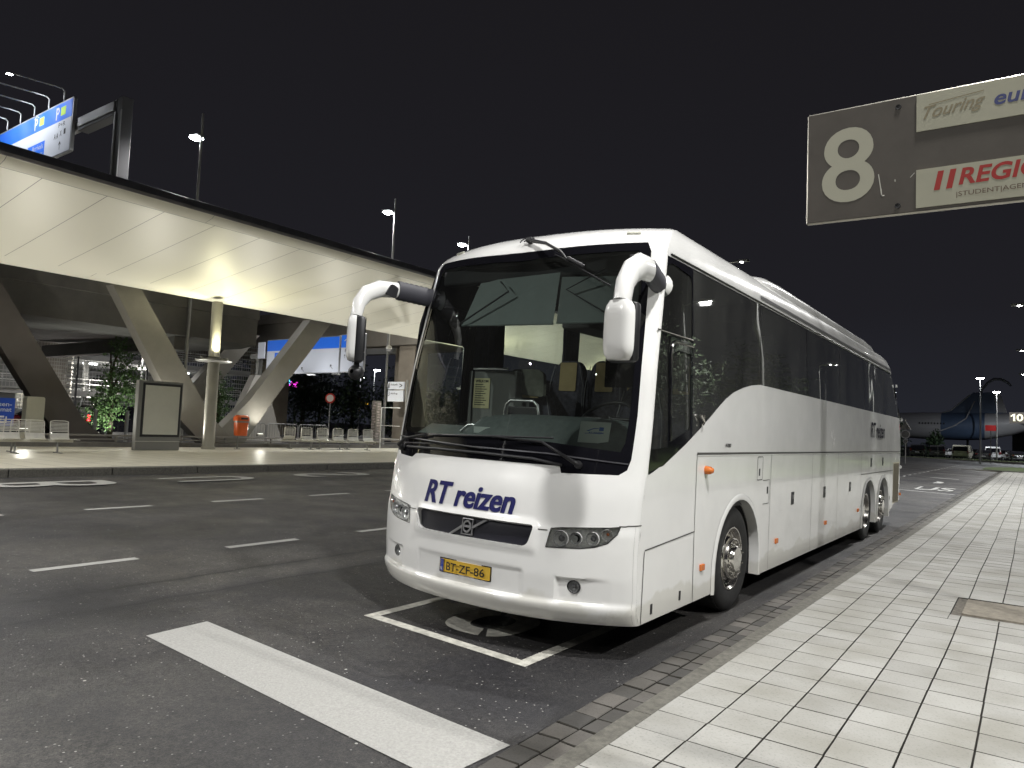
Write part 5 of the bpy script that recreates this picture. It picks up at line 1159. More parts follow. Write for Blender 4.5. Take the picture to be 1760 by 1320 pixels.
for x in (-40.5, -36.0):
    ld = bpy.data.lights.new('sign_spot', 'SPOT'); ld.energy = 110; ld.color = (.92,.95,1.); ld.spot_size = radians(120); ld.spot_blend = .5; ld.shadow_soft_size = .1
    lo = bpy.data.objects.new('sign_spot', ld); COL.objects.link(lo); lo.parent = fs_; lo.location = Vector((x,28.0,4.5))-fs_.location; lo.rotation_euler = Vector((0,-2.,-1.5)).to_track_quat('Z', 'Y').to_euler()
# bay number sign at upper right
ps = thing('bay_sign', 'grey bay number 8 sign with operator panels at upper right', 'sign', (.0, 3.5, .06))
px_ = lambda x, z, o=0: (x, 3.5-o, z)
g = G(); g.prism([(-.857,2.685),(.72,2.660),(.72,3.175),(-.857,3.197)], lambda a, b, d: px_(a, b, d), .018); g.emit('board', mat('sign_taupe', (.098,.086,.073), .42, noise=.12, nscale=7), ps)
g = G(); g.tube([px_(-.857,3.199,.009), px_(.72,3.177,.009)], .005, 6); g.tube([px_(-.857,2.683,.009), px_(.72,2.658,.009)], .007, 6); g.tube([px_(-.859,2.683,.009), px_(-.859,3.199,.009)], .005, 6); g.emit('edge_trim', mat('edge_alu', (.5,.48,.42), .3, metal=.8), ps, sm=50)
M_CRM = mat('panel_cream', (.47,.46,.36), .45, noise=.06, nscale=5)
for z0, z1 in ((3.026,3.19), (2.690,2.857)):
    g = G(); g.prism([(-.411,z0),(.70,z0-.018),(.70,z1-.018),(-.411,z1)], lambda a, b, d: px_(a, b, d+.018), .004); g.emit('operator_panel', M_CRM, ps)
g = G(); put_text(g, '8', lambda a, b: px_(a, b, .0188), -.795, -.575, 2.760, 3.105, bold=.012); g.emit('number_eight', mat('number_cream', (.50,.49,.39), .5), ps)
g = G(); vs, fs, _ = text2d('Touring', .012, .45); g.add([px_(-.385+.225*x, 3.058+.072*y+.014*x, 0.0226) for x, y in vs], fs); g.add([px_(x, z, .0226) for x, z in ((-.365,3.134),(-.165,3.150),(-.165,3.154),(-.365,3.139))], [(0,1,2,3)]); g.emit('operator_name', mat('faded_beige', (.30,.26,.17), .6), ps, label='faded beige script lettering')
g = G(); vs, fs, _ = text2d('eurolines', .02, .2); g.add([px_(-.130+.34*x, 3.078+.062*y+.006*x, 0.0226) for x, y in vs], fs); g.emit('operator_name', mat('faded_blue', (.07,.085,.23), .6), ps, label='blue lower case lettering')
g = G(); vs, fs, _ = text2d('REGIO', .025, 0); g.add([px_(-.255+.30*(x*.95+.05*y), 2.765+.072*y, 0.0226) for x, y in vs], fs)
for x in (-.345, -.300): g.add([px_(x, 2.757, 0.0226), px_(x+.022, 2.757, 0.0226), px_(x+.038, 2.838, 0.0226), px_(x+.016, 2.838, 0.0226)], [(0,1,2,3)])
g.emit('operator_name', mat('faded_red', (.42,.035,.03), .6), ps, label='red bold capitals after two slanted bars')
g = G(); put_text(g, '|STUDENT|AGENCY', lambda a, b: px_(a, b, 0.0226), -.262, .03, 2.712, 2.738, bold=.004); g.emit('operator_subtitle', mat('faded_brown', (.16,.11,.08), .6), ps)
for z in (3.155, 2.712):
    g = G(); g.lathe([(.005,.002),(.011,.003),(.012,.0)], px_(-.482, z, .018), (0,-1,0), 14); g.lathe([(0,.0),(.006,.0)], px_(-.482, z, .0185), (0,-1,0), 10); g.emit('bolt_hole', M_BLK, ps)
g = G()
for P in ([(-.560,2.865),(-.557,2.867),(-.547,2.80),(-.551,2.80)], [(-.551,2.80),(-.546,2.80),(-.543,2.765),(-.547,2.764)], [(-.547,2.764),(-.534,2.764),(-.534,2.769),(-.547,2.77)], [(-.494,2.822),(-.491,2.822),(-.492,2.832),(-.494,2.832)], [(-.435,2.83),(-.432,2.83),(-.416,2.848),(-.419,2.848)]): g.add([px_(x, z, .0186) for x, z in P], [(0,1,2,3)])
g.emit('scratches', mat('scratch_white', (.7,.69,.62), .6), ps)
g = G(); g.box((.80,3.52,1.62), (.10,.10,3.2), bev=.01); g.emit('post', M_GREY, ps)

# small road signs and posts around the far platform
def round_sign(base, h, r, label):
    t = thing('traffic_sign', label, 'traffic sign', base); b = Vector(base)
    g = G(); g.tube([b, b+Vector((0,0,h))], .05, 8); g.emit('pole', M_POLE, t)
    n_ = Vector((.5,-.85,0)).normalized()
    g = G(); g.lathe([(0,.01),(r,.01),(r,-.02)], b+Vector((0,0,h-r))+n_*.06, n_, 24); g.emit('red_ring', mat('sign_red', (.55,.03,.02), .5, emis=(.6,.1,.05), es=.05), t, sm=40)
    g = G(); g.lathe([(0,.02),(r*.72,.02)], b+Vector((0,0,h-r))+n_*.06, n_, 24); g.emit('white_face', mat('sign_face', (.75,.68,.6), .5, emis=(.8,.7,.6), es=.06), t)
round_sign((-47.5, 40, .3), 3.75, .42, 'round red and white sign on a pole above the metal seats')
def board(name, label, cat, x, y, z, wx, hz, m, lines, pole=True):
    t = thing(name, label, cat, (x, y, .3)); g = G(); g.box((x, y, z), (wx, .08, hz), bev=.02); g.emit('board', m, t)
    if pole: g = G(); g.tube([(x, y+.08, .3), (x, y+.08, z)], .05, 8); g.emit('pole', M_POLE, t)
    if lines:
        g = G()
        for s, dx, dz, w_, h_ in lines: put_text(g, s, lambda a, b: (a, y-.045, b), x+dx, x+dx+w_, z+dz, z+dz+h_, bold=.01)
        g.emit('text', M_TXT, t)
    return t
b1 = board('direction_board', 'small white two panel direction sign beside the windscreen edge', 'sign', -25.95, 26, 3.62, 1.15, .38, M_SW, [('1', -.52, -.12, .08, .24), ('Ankunft', -.38, .0, .5, .10), ('>', .25, -.1, .2, .2)], False)
b2 = board('direction_board', 'lower white panel of the direction sign beside the windscreen edge', 'sign', -25.95, 26, 3.10, 1.10, .56, M_SW, [('3', -.5, .0, .08, .22), ('Abflug', -.36, .06, .5, .1)], False)
g = G(); g.tube([(-25.3,26.1,.45),(-25.3,26.1,3.9)], .06, 8); g.emit('pole', M_POLE, b1)
st = thing('sticker_post', 'square post covered in stickers at the end of the metal seats', 'post', (-27.6, 26.3, .45))
g = G(); g.box((-27.6,26.3,1.65), (.34,.34,2.4), bev=.02); g.emit('post', mat('sticker_post', (.22,.20,.18), .7), st)
g = G(); random.seed(3)
for k in range(16):
    z = .6+.14*k; g.box((-27.43,26.3+random.uniform(-.06,.06),z), (.006,.22,.09)); g.box((-27.6+random.uniform(-.05,.05),26.125,z+.05), (.22,.006,.09))
g.emit('stickers', mat('sticker_mix', (.42,.36,.34), .7, noise=.6, nscale=9), st)
fp = thing('gate_frame', 'thin white pipe frame beside the coach windscreen', 'railing', (-26.2, 25.8, .45))
g = G(); g.tube([(-26.7,25.8,.45),(-26.7,25.8,2.5),(-25.4,25.8,2.5)], .03, 8); g.tube([(-26.7,25.8,1.6),(-25.4,25.8,1.6)], .02, 6); g.tube([(-26.7,25.8,.95),(-25.4,25.8,.95)], .02, 6); g.emit('pipe', mat('camera_white'), fp, sm=50)
# bollards before the dark van
for k, (y, lb) in enumerate(((13.68, 'steel bollard in front of the red tail lights'), (14.92, 'steel bollard left of the poster case'))):
    t = thing('bollard', lb, 'bollard', (-30.2, y, .3)); g = G(); g.tube([(-30.2,y,.3),(-30.2,y,1.75)], .07, 12); g.emit('post', M_FR, t, sm=40); g = G(); g.lathe([(0,.03),(.07,.02),(.075,-.01)], (-30.2,y,1.76), (0,0,1), 12); g.emit('cap', M_FR, t, sm=40)
# crowd barrier and white traffic cone like boards under the bridge
cb_ = thing('crowd_barrier', 'row of galvanised hooped barriers behind the orange bin', 'barrier', (-33, 24, .3))
g = G()
for k in range(3):
    y0 = 21.6+2.05*k; g.tube([(-33,y0,.35),(-33,y0,1.35),(-33,y0+.12,1.45),(-33,y0+1.85,1.45),(-33,y0+1.97,1.35),(-33,y0+1.97,.35)], .025, 6); g.tube([(-33,y0,.55),(-33,y0+1.97,.55)], .02, 6)
    for j in range(1, 12): g.tube([(-33,y0+.164*j,.55),(-33,y0+.164*j,1.45)], .010, 5)
g.emit('barrier_panels', M_POLE, cb_)
g = G(); g.add([(-37,24.6,.3),(-37,27.6,.3),(-37,26.2,4.2)], [(0,1,2)]); g.prism([(24.4,.3),(28.4,.3),(26.6,4.3),(26.2,4.3)], lambda a, b, d: (-38-d, a, b), .6)
wt = g.emit('concrete_fin', mat('fin_concrete', (.42,.40,.36), .7, noise=.08, nscale=2)); tag(wt, 'pale wedge shaped concrete fin standing behind the leaning leg', 'wall')
# ================================================================== vehicles
M_TY = M_RUB
def car(label, loc, rot, kind, col, lights=None, es=0., group=None, cat='car'):
    """car modelled facing +y, centred on the origin, then turned"""
    L_, W_, H_ = dict(car=(4.4,1.8,1.45), mpv=(4.7,1.88,1.8), van=(4.9,1.95,1.95))[kind]
    nm = dict(car='parked_car', mpv='people_carrier', van='parked_van')[kind]
    t = thing(nm, label, cat, loc, rot, group)
    mp_ = mat('car_paint_%d' % int(col[0]*999+col[2]*7), col, .25, coat=.8)
    prf = dict(car=[(-2.2,.35),(-2.2,.85),(-2.0,1.0),(-1.35,1.08),(-.75,1.43),(.45,1.43),(1.15,1.02),(2.0,.88),(2.2,.62),(2.2,.32)],
               mpv=[(-2.35,.32),(-2.35,.95),(-2.28,1.15),(-2.12,1.72),(-1.9,1.80),(.5,1.78),(1.2,1.25),(2.15,1.0),(2.35,.7),(2.35,.32)],
               van=[(-2.45,.32),(-2.45,1.1),(-2.40,1.85),(-2.2,1.95),(.8,1.95),(1.5,1.30),(2.3,1.05),(2.45,.7),(2.45,.32)])[kind]
    prf = rnd(prf, .08, 3)
    def hw(z): return (W_/2)*(1 if z < 1.0 else 1-.16*min(1, (z-1.0)/(H_-1.0)))*(1 if z > .5 else .97)
    g = G(); n = len(prf); g.add([(-hw(z), y, z) for y, z in prf]+[(-hw(z)+.06, y*.985, z) for y, z in prf]+[(hw(z)-.06, y*.985, z) for y, z in prf]+[(hw(z), y, z) for y, z in prf], [(k*n+i, k*n+(i+1) % n, (k+1)*n+(i+1) % n, (k+1)*n+i) for k in (0,1,2) for i in range(n)]+[tuple(range(n)), tuple(range(3*n, 4*n))[::-1]])
    g.emit('body', mp_, t, world=False, sm=35)
    zg = 1.02 if kind == 'car' else 1.15
    M_CG = M_BLKG
    g = G(); zt = H_-.12
    y0, y1, y2, y3 = dict(car=(-1.55,-.85,.35,.95), mpv=(-2.1,-1.95,.35,1.0), van=(-.2,-.15,.8,1.3))[kind]
    for q in (-1, 1): g.add([(q*(hw(zg)+.004), y0, zg), (q*(hw(zg)+.004), y3, zg), (q*(hw(zt)+.004), y2, zt), (q*(hw(zt)+.004), y1, zt)], [(0,1,2,3)])
    g.emit('side_glass', M_CG, t, world=False)
    yr = prf[0][0]
    rear_y = dict(car=(-1.50,-.85), mpv=(-2.31,-2.15), van=(-2.455,-2.42))[kind]; g = G(); z0_, z1_ = (1.09,1.38) if kind == 'car' else (1.18, H_-.22)
    g.add([(-hw(z0_)+.1, rear_y[0]-.02, z0_), (hw(z0_)-.1, rear_y[0]-.02, z0_), (hw(z1_)-.1, rear_y[1]-.02, z1_), (-hw(z1_)+.1, rear_y[1]-.02, z1_)], [(0,1,2,3)]); g.emit('rear_window', M_CG, t, world=False)
    g = G(); fy = dict(car=(1.22,.5), mpv=(1.26,.56), van=(1.56,.86))[kind]; g.add([(-hw(zg)+.08, fy[0], zg+.03), (hw(zg)-.08, fy[0], zg+.03), (hw(zt)-.08, fy[1]+.02, zt+.02), (-hw(zt)+.08, fy[1]+.02, zt+.02)], [(0,1,2,3)]); g.emit('windscreen', M_CG, t, world=False)
    for y in (-L_*.30, L_*.31):
        for q in (-1, 1):
            g = G(); g.lathe([(.0,.0),(.2,.0),(.31,-.01),(.33,-.04),(.33,-.2),(.0,-.2)], (q*(W_/2+.005), y, .33), (q,0,0), 20); w_ = g.emit('wheel', M_TY, t, world=False, sm=40)
            g = G()
            for k in range(6): a = 2*pi*k/6; g.box((q*(W_/2+.010), y+cos(a)*.11, .33+sin(a)*.11), (.012,.20,.05), Matrix.Rotation(a, 3, 'X'))
            g.emit('rim', mat('car_rim', (.5,.5,.5), .3, metal=.8), w_, world=False)
    for q in (-1, 1):
        z_ = .90 if kind == 'car' else 1.05
        g = G(); g.box((q*(W_/2-.14), -L_/2-.0, z_), (.22,.07,.16 if kind == 'car' else .30), bev=.02); g.emit('tail_lamp', mat('tail_red_lit' if es else 'tail_red', (.12,.004,.004), .3, emis=(1,.02,.03), es=es), t, world=False)
        g = G(); g.box((q*(W_/2-.22), L_/2-.06, .72), (.32,.10,.14), bev=.02); g.emit('headlight', mat('car_lamp', (.6,.6,.6), .15, coat=1), t, world=False)
    g = G(); g.box((0, -L_/2-.015, .62 if kind == 'car' else .80), (.52,.02,.11)); g.emit('number_plate', mat('white_plate', (.6,.6,.6), .5), t, world=False)
    g = G(); g.box((0, -L_/2-.01, .42), (W_*.92,.08,.18), bev=.03); g.emit('rear_bumper', M_BLK, t, world=False)
    return t
car('black people carrier with red tail lights lit behind the low wall', (-42.7, 21.0, .3), 0., 'mpv', (.008,.008,.012), es=14)
car('dark parked car behind the beige cabinet', (-46, 17.5, .3), .2, 'car', (.02,.02,.022), group='dark cars on the far road')
car('dark parked car seen past the foot of the pale leg', (-47, 30.5, .3), 0, 'car', (.03,.03,.035), group='dark cars on the far road')
z_ = .06
car('dark parked van at the rear corner of the coach', (-13.1, 115, z_), .05, 'mpv', (.012,.012,.014), group='vehicles in the distant car park')
car('dark people carrier between the first van and the silver van', (-10.6, 114.5, z_), 0, 'mpv', (.035,.032,.035), group='vehicles in the distant car park')
car('silver grey van seen from behind, right of the dark vans', (-7.75, 113.5, z_), -.05, 'van', (.42,.40,.33), group='vehicles in the distant car park')
car('dark car just right of the silver van', (-5.5, 116, z_), 0, 'car', (.02,.02,.022), group='vehicles in the distant car park')
car('white parked van between the two lamp posts', (-4.9, 122, z_), .1, 'van', (.6,.6,.6), group='vehicles in the distant car park')
car('black car right of the lamp posts', (-2.2, 116, z_), .3, 'car', (.01,.01,.012), group='vehicles in the distant car park')
car('small dark car at the right edge of the distant car park', (.2, 120, z_), .2, 'car', (.05,.05,.05), group='vehicles in the distant car park')
car('pale car half hidden behind the coach end', (-9.2, 121, z_), 0, 'car', (.4,.4,.4), group='vehicles in the distant car park')
# distant: fence, guide rail, building, aeroplane, trees
rf_ = thing('mesh_fence', 'low fence along the grass in front of the parked vans', 'fence', (-8, 109, .24))
g = G()
for k in range(22):
    g = G(); g.tube([(-15+k*1.6,109,.2),(-15+k*1.6,109,1.9 if k % 3 == 0 else 1.2)], .035, 6); g.emit('post', M_GREY, rf_)
g = G(); g.box((-1,109,1.1), (34,.05,.06)); g.box((-1,109,.65), (34,.04,.04)); g.emit('rails', M_GREY, rf_)
hs_ = thing('hangar', 'low dark grey building behind the right hand parked cars', 'building', (4, 150, .1))
g = G(); g.box((8,150,2.3), (22,10,4.6)); g.emit('wall', mat('hangar_wall', (.07,.075,.08), .7, noise=.15, nscale=.5), hs_)
g = G(); g.box((8,149.5,4.9), (23,12,.7), bev=.1); g.emit('roof', mat('hangar_roof', (.16,.18,.20), .6), hs_)
g = G()
for k in range(6): g.box((-.5+k*3.2,144.97,2.2), (2.2,.06,2.6))
g.emit('doors', mat('hangar_door', (.035,.035,.038), .6), hs_)
pn = thing('aeroplane', 'white and blue aeroplane standing dim behind the parked vans', 'aeroplane', (-9, 134, 2.4))
M_PW = mat('plane_white', (.45,.45,.47), .45, noise=.05, nscale=.5); M_PB = mat('plane_blue', (.085,.13,.22), .45, noise=.1, nscale=.3)
g = G(); ncy = 24
secs_ = [(-22,.3,4.9),(-20.5,1.3,4.9),(-18,2.0,5.0),(-14.5,2.15,5.0)]
def ringx(x, r, z): return [(x, 134+r*cos(t), z+r*sin(t)) for t in [2*pi*k/ncy for k in range(ncy)]]
def tubex(g, secs): 
    v = []; 
    for s_ in secs: v += ringx(*s_)
    g.add(v, [(i*ncy+k, i*ncy+(k+1) % ncy, (i+1)*ncy+(k+1) % ncy, (i+1)*ncy+k) for i in range(len(secs)-1) for k in range(ncy)])
tubex(g, secs_+[(-12,2.15,5.0)]); g.emit('fuselage', M_PW, pn, sm=50); g = G(); tubex(g, [(-6.2,2.05,5.1),(-3,1.7,5.5),(.5,1.0,6.1),(3,.35,6.5)]); g.emit('tail_cone', M_PW, pn, sm=50)
g = G(); tubex(g, [(-12,2.16,5.0),(-9,2.15,5.0),(-6.2,2.06,5.1)]); g.emit('rear_fuselage', M_PB, pn, sm=50)
g = G(); g.prism([(-12.2,7.0),(-10.6,7.5),(-7.8,10.4),(-4.4,10.4),(-3.6,7.4),(-5,6.6)], lambda a, b, d: (a, 134+d, b), .35); g.emit('tail_fin', M_PB, pn)
g = G(); g.prism([(-5.2,10.38),(-4.3,10.38),(-3.4,7.3),(-4.6,7.3)], lambda a, b, d: (a, 133.96+d, b), .43); g.tube([(-12.3,7.1,0)] and [(-12.4,133.9,7.0),(-10.8,133.9,7.5),(-8.2,133.9,10.0)], .12, 6); g.tube([(-12.0,131.85,4.2),(-10.2,131.8,5.0),(-8.6,131.9,6.2),(-7.6,133.9,9.0)], .10, 6); g.emit('fin_stripe', M_PW, pn)
for k in range(9):
    g = G(); g.box((-14.9+.42*k, 131.83, 5.35), (.20,.04,.26), bev=.03); g.emit('cabin_window', M_BLK, pn)
g = G(); g.prism([(-2.6,0),(1.8,0),(3.2,-3.8),(1.4,-4.2)], lambda a, b, d: (a, 132.4+b, 6.0+d), .2); g.emit('tailplane', M_PW, pn)
for x in (-19, -8.5):
    g = G(); g.tube([(x,134,3.2),(x,134,.6)], .18, 8); g.lathe([(0,-.3),(.6,-.3),(.6,.3),(0,.3)], (x,134,.65), (0,1,0), 16); g.emit('landing_gear', M_BLK, pn)
ar = thing('curved_lamp_arm', 'pale curved arm arching above the aeroplane tail', 'lamp arm', (-6.2, 130, .1))
g = G(); g.tube([(-6.6,130,.1),(-6.6,130,9.8),(-6.4,130,10.6),(-5.7,130,11.6),(-4.9,130,12.15),(-4.0,130,12.1),(-3.2,130,11.6),(-2.8,130,11.1)], [.12,.12,.16,.2,.22,.22,.2,.14], 10); g.emit('arm', mat('arm_grey', (.16,.17,.19), .5), ar, sm=60)
tn = thing('bay_sign', 'dark board with pale number 10 at the right edge far away', 'sign', (-.7, 60, 3.1))
g = G(); g.box((-.75,60.1,3.85), (1.3,.08,.75)); g.tube([(.2,60.15,.06),(.2,60.15,4.0)], .06, 8); g.emit('board_and_post', mat('board_dark', (.05,.045,.04), .6), tn)
g = G(); g.add([(x, 60.05, z) for x, z in ((-1.19,3.62),(-1.07,3.62),(-1.07,4.12),(-1.17,4.12),(-1.32,4.0),(-1.32,3.90),(-1.19,3.98))], [(0,1,2,3,6),(3,4,5,6)]); put_text(g, '0', lambda a, b: (a, 60.05, b), -1.0, -.62, 3.62, 4.12, bold=.03); g.emit('number_ten', mat('number_lit', (.7,.68,.5), .5, emis=(.9,.85,.6), es=.35), tn)
rs = thing('red_sign', 'small red sign on the right hand distant lamp post', 'sign', (-3.7, 95, 3.6))
g = G(); g.tube([(-3.9,95.1,.05),(-3.9,95.1,4.0)], .05, 6); g.emit('pole', M_GREY, rs); g = G(); g.box((-3.9,95,3.95), (1.0,.08,.62), bev=.02); g.emit('board', mat('board_red', (.45,.02,.02), .5, emis=(.8,.05,.05), es=.15), rs)
tp = thing('traffic_sign', 'triangular and round traffic signs on one pole at the coach tail', 'traffic sign', (-8.75, 70, .1))
g = G(); g.tube([(-8.95,70,.1),(-8.95,70,3.9)], .04, 8); g.emit('pole', M_POLE, tp)
M_SBK = mat('sign_back_grey', (.20,.20,.20), .4, metal=.4)
g = G(); g.prism([(-9.35,3.05),(-8.55,3.05),(-8.95,3.8)], lambda a, b, d: (a, 69.93+d, b), .03); g.emit('triangle', M_SBK, tp)
g = G(); g.lathe([(0,.0),(.36,.0),(.36,-.03),(.0,-.03)], (-8.95,69.92,2.62), (0,-1,0), 20); g.emit('round_plate', M_SBK, tp)
g = G(); g.lathe([(0,.0),(.18,.0),(.18,-.03),(.0,-.03)], (-8.95,69.92,2.02), (0,-1,0), 16); g.emit('small_round_plate', M_SBK, tp)
for z, r_ in ((2.62,.36),(2.02,.18)):
    g = G(); g.lathe([(r_,.008),(r_*.82,.008)], (-8.95,69.92,z), (0,-1,0), 20); g.emit('white_ring', mat('letter_white'), tp)
g = G(); g.tube([(-9.35,69.9,3.05),(-8.55,69.9,3.05),(-8.95,69.9,3.8),(-9.35,69.9,3.05)], .02, 4); g.emit('triangle_edge', mat('letter_white'), tp)
gi = thing('lit_billboard', 'small magenta and blue illuminated sign in the distance under the leaning leg', 'sign', (-79, 60, 6))
g = G(); g.prism([(-79.6,6.2),(-77.9,6.0),(-77.5,6.6),(-79.2,6.8)], lambda a, b, d: (a, 60+d, b), .2); g.emit('magenta_face', mat('magenta_light', (.2,.0,.2), .5, emis=(1.,.05,.75), es=3.2), gi)
g = G(); g.prism([(-80.2,6.5),(-79.7,6.4),(-79.4,7.0),(-79.8,7.1)], lambda a, b, d: (a, 60+d, b), .2); g.emit('blue_face', mat('cyan_light', (0,.1,.2), .5, emis=(.1,.6,1.), es=2.5), gi); g = G(); g.tube([(-78.5,60.3,.3),(-78.5,60.3,6.2)], .12, 8); g.emit('pole', M_GREY, gi)
gy = thing('amber_sign', 'small amber illuminated sign below the twin lamp', 'sign', (-65.8, 60.4, 3.9))
g = G(); g.box((-65.4,60.4,4.05), (1.2,.1,.28)); g.emit('amber_face', mat('amber_light', (.3,.15,0), .5, emis=(1.,.55,.05), es=3.), gy); g = G(); g.tube([(-65.4,60.5,.3),(-65.4,60.5,4.0)], .06, 8); g.emit('pole', M_GREY, gy)

# ================================================================== trees
def leaf_mat(k, col): return mat('foliage_%d' % k, col, .6, noise=.5, nscale=1.5)
M_BARK = mat('bark', (.07,.055,.04), .9, noise=.3, nscale=10)
def tree(label, base, h, blobs, nleaf, ls, k, col, cat='tree', group=None, seed=1, trunk=.12):
    rng = random.Random(seed); b = Vector(base); t = thing('broadleaf_tree', label, cat, base, group=group)
    g = G(); top = b+Vector((rng.uniform(-.2,.2), rng.uniform(-.2,.2), h*.8)); g.tube([b, b.lerp(top, .4)+Vector((.08,.05,0)), top], [trunk, trunk*.75, trunk*.25], 8)
    for (c, r) in blobs:
        s0 = b.lerp(top, min(.9, max(.25, (c[2]-r[2]*.6)/h))); g.tube([s0, (s0+b+Vector(c))/2+Vector((0,0,.15)), b+Vector(c)], [trunk*.45, trunk*.3, trunk*.1], 5)
    g.emit('trunk', M_BARK, t, sm=50)
    g = G(); vs = []; fs = []
    tot = sum(r[0]*r[1]*r[2] for c, r in blobs)
    for (c, r) in blobs:
        for i in range(int(nleaf*r[0]*r[1]*r[2]/tot)+1):
            d = Vector((rng.gauss(0,1), rng.gauss(0,1), rng.gauss(0,1))).normalized(); q = rng.random()**.45
            # twig clumps
            clump = Vector((sin(d.x*7+c[0])*.12, sin(d.y*8+c[1])*.12, sin(d.z*9)*.12))
            p = b+Vector(c)+Vector((d.x*r[0], d.y*r[1], d.z*r[2]))*(q*(1+.25*sin(d.x*6+d.z*5+c[2])))+clump
            n = Vector((rng.gauss(0,1), rng.gauss(0,1), rng.gauss(0,.8)+.4)).normalized(); a = n.orthogonal().normalized(); a = Matrix.Rotation(rng.uniform(0, 6.28), 3, n) @ a; e_ = n.cross(a); s = ls*rng.uniform(.6,1.3)
            o = len(vs); vs += [p-a*s, p-e_*s*.42, p+a*s, p+e_*s*.42]; fs.append((o, o+1, o+2, o+3))
    g.add(vs, fs); g.emit('crown', leaf_mat(k, col), t, fixn=False); return t
GRN = (.085,.16,.05); DGR = (.035,.062,.026)
tree('green street tree lit from below between the two pale legs', (-33.0, 15.6, .3), 5.0, [((0,0,2.2),(.9,1.0,.8)), ((.1,-.5,1.3),(.7,.9,.7)), ((0,.4,3.2),(.7,.8,.8)), ((0,.2,4.2),(.5,.5,.7)), ((.2,.8,2.4),(.5,.7,.6))], 5200, .065, 1, GRN, seed=4)
tree('slim dark green tree right of the round column', (-33.5, 21.0, .3), 4.2, [((0,0,1.5),(.7,.6,.9)), ((0,.2,2.6),(.6,.6,.8)), ((0,-.3,3.5),(.4,.4,.6))], 2600, .065, 1, GRN, seed=9)
for k, (x, y, hh, ww) in enumerate(((-60,47,9.5,3.2), (-56,50,8.2,3.0), (-52,52.5,7.2,2.9), (-64,44,8.5,3), (-48,54,5.6,2.8), (-66,54,9,3.5), (-50,60,6.,3.2), (-44,56,4.8,2.5))):
    tree(['tallest dark tree behind the seat row', 'dark tree left of the white lamp post', 'dark bushy tree below the white lamp post', 'dark tree beside the concrete pier', 'low dark tree next to the sticker post', 'dark tree standing farthest back beyond the seats', 'dark tree behind the sticker post', 'small dark tree by the pipe frame'][k], (x, y, .2), hh, [((0,0,hh*.35),(ww,ww,hh*.3)), ((ww*.5,-.5,hh*.5),(ww*.7,ww*.7,hh*.25)), ((-ww*.4,.3,hh*.55),(ww*.7,ww*.7,hh*.25)), ((0,0,hh*.78),(ww*.6,ww*.6,hh*.22))], 2600, .20, 2, DGR, group='dark trees beyond the platform', seed=20+k, trunk=.2)
for k, (x, y, hh, ww) in enumerate(((-14.5,104,5.2,1.4), (-17,108,6.0,2.2), (-20,100,7.5,2.5), (-12.6,128,4.,1.4))):
    tree(['dark tree just left of the traffic sign at the coach tail', 'dark tree hidden behind the coach tail', 'tall dark tree hidden behind the coach', 'small dark tree under the aeroplane nose'][k], (x, y, .2), hh, [((0,0,hh*.4),(ww,ww,hh*.35)), ((.3,0,hh*.7),(ww*.7,ww*.7,hh*.3))], 1500, .20, 2, DGR, group='dark trees by the car park', seed=40+k)

ul = thing('added_uplight', 'small added floodlamp that brightens the street tree from its foot', 'added_floodlight', (-31.9, 15.2, .3))  # added light source, put in to brighten the tree crown
g = G(); g.lathe([(0,0),(.14,0),(.16,.10),(.12,.14)], (-31.9,15.2,.3), (0,0,1), 14); g.emit('housing', M_GREY, ul, sm=40)
g = G(); g.lathe([(0,.13),(.11,.13)], (-31.9,15.2,.3), (0,0,1), 14); g.emit('lens', MATS['uplight_lens'], ul)
ld = bpy.data.lights.new('uplight_beam', 'SPOT'); ld.energy = 330; ld.spot_size = radians(110); ld.spot_blend = .6; ld.shadow_soft_size = .05; ld.color = (.97, 1., .9)
lo = bpy.data.objects.new('uplight_beam', ld); COL.objects.link(lo); lo.parent = ul; lo.location = (0, 0, .18); lo.rotation_euler = Vector((.30,-.05,-1)).to_track_quat('Z', 'Y').to_euler()
# ================================================================== multi-storey car park behind the left legs
pk = thing('car_park_building', 'multi storey car park behind a wire mesh screen at the left', 'building', (-58, 15, .3))
M_SLB = mat('slab_grey', (.38,.38,.37), .7, noise=.1, nscale=.7)
for z in (2.9, 5.4, 7.9, 10.4):
    g = G(); g.box((-60,5,z), (14,62,.35)); g.emit('floor_slab', M_SLB, pk)
g = G(); g.box((-67,5,5), (.4,62,10)); g.emit('rear_wall', mat('parking_wall', (.24,.24,.24), .8), pk)
g = G(); g.prism([(17,2.0),(34,4.2),(34,4.55),(17,2.35)], lambda a, b, d: (-58-d, a, b), 4); g.prism([(16,6.4),(34,5.2),(34,5.5),(16,6.7)], lambda a, b, d: (-57-d, a, b), 3); g.emit('ramp', M_SLB, pk)
for k in range(9):
    g = G(); g.box((-54.5,-8+k*5.3,5.2), (.28,.28,10)); g.emit('column', M_GREY, pk)
g = G()
for k in range(24): g.box((-54.2,-10+k*2.0,3.45), (.05,.05,1.0)); g.box((-54.2,-10+k*2.0,5.95), (.05,.05,1.0))
for z in (3.95, 3.6, 6.45, 6.1): g.box((-54.2,12,z), (.05,48,.05))
g.emit('railing', mat('camera_white'), pk)
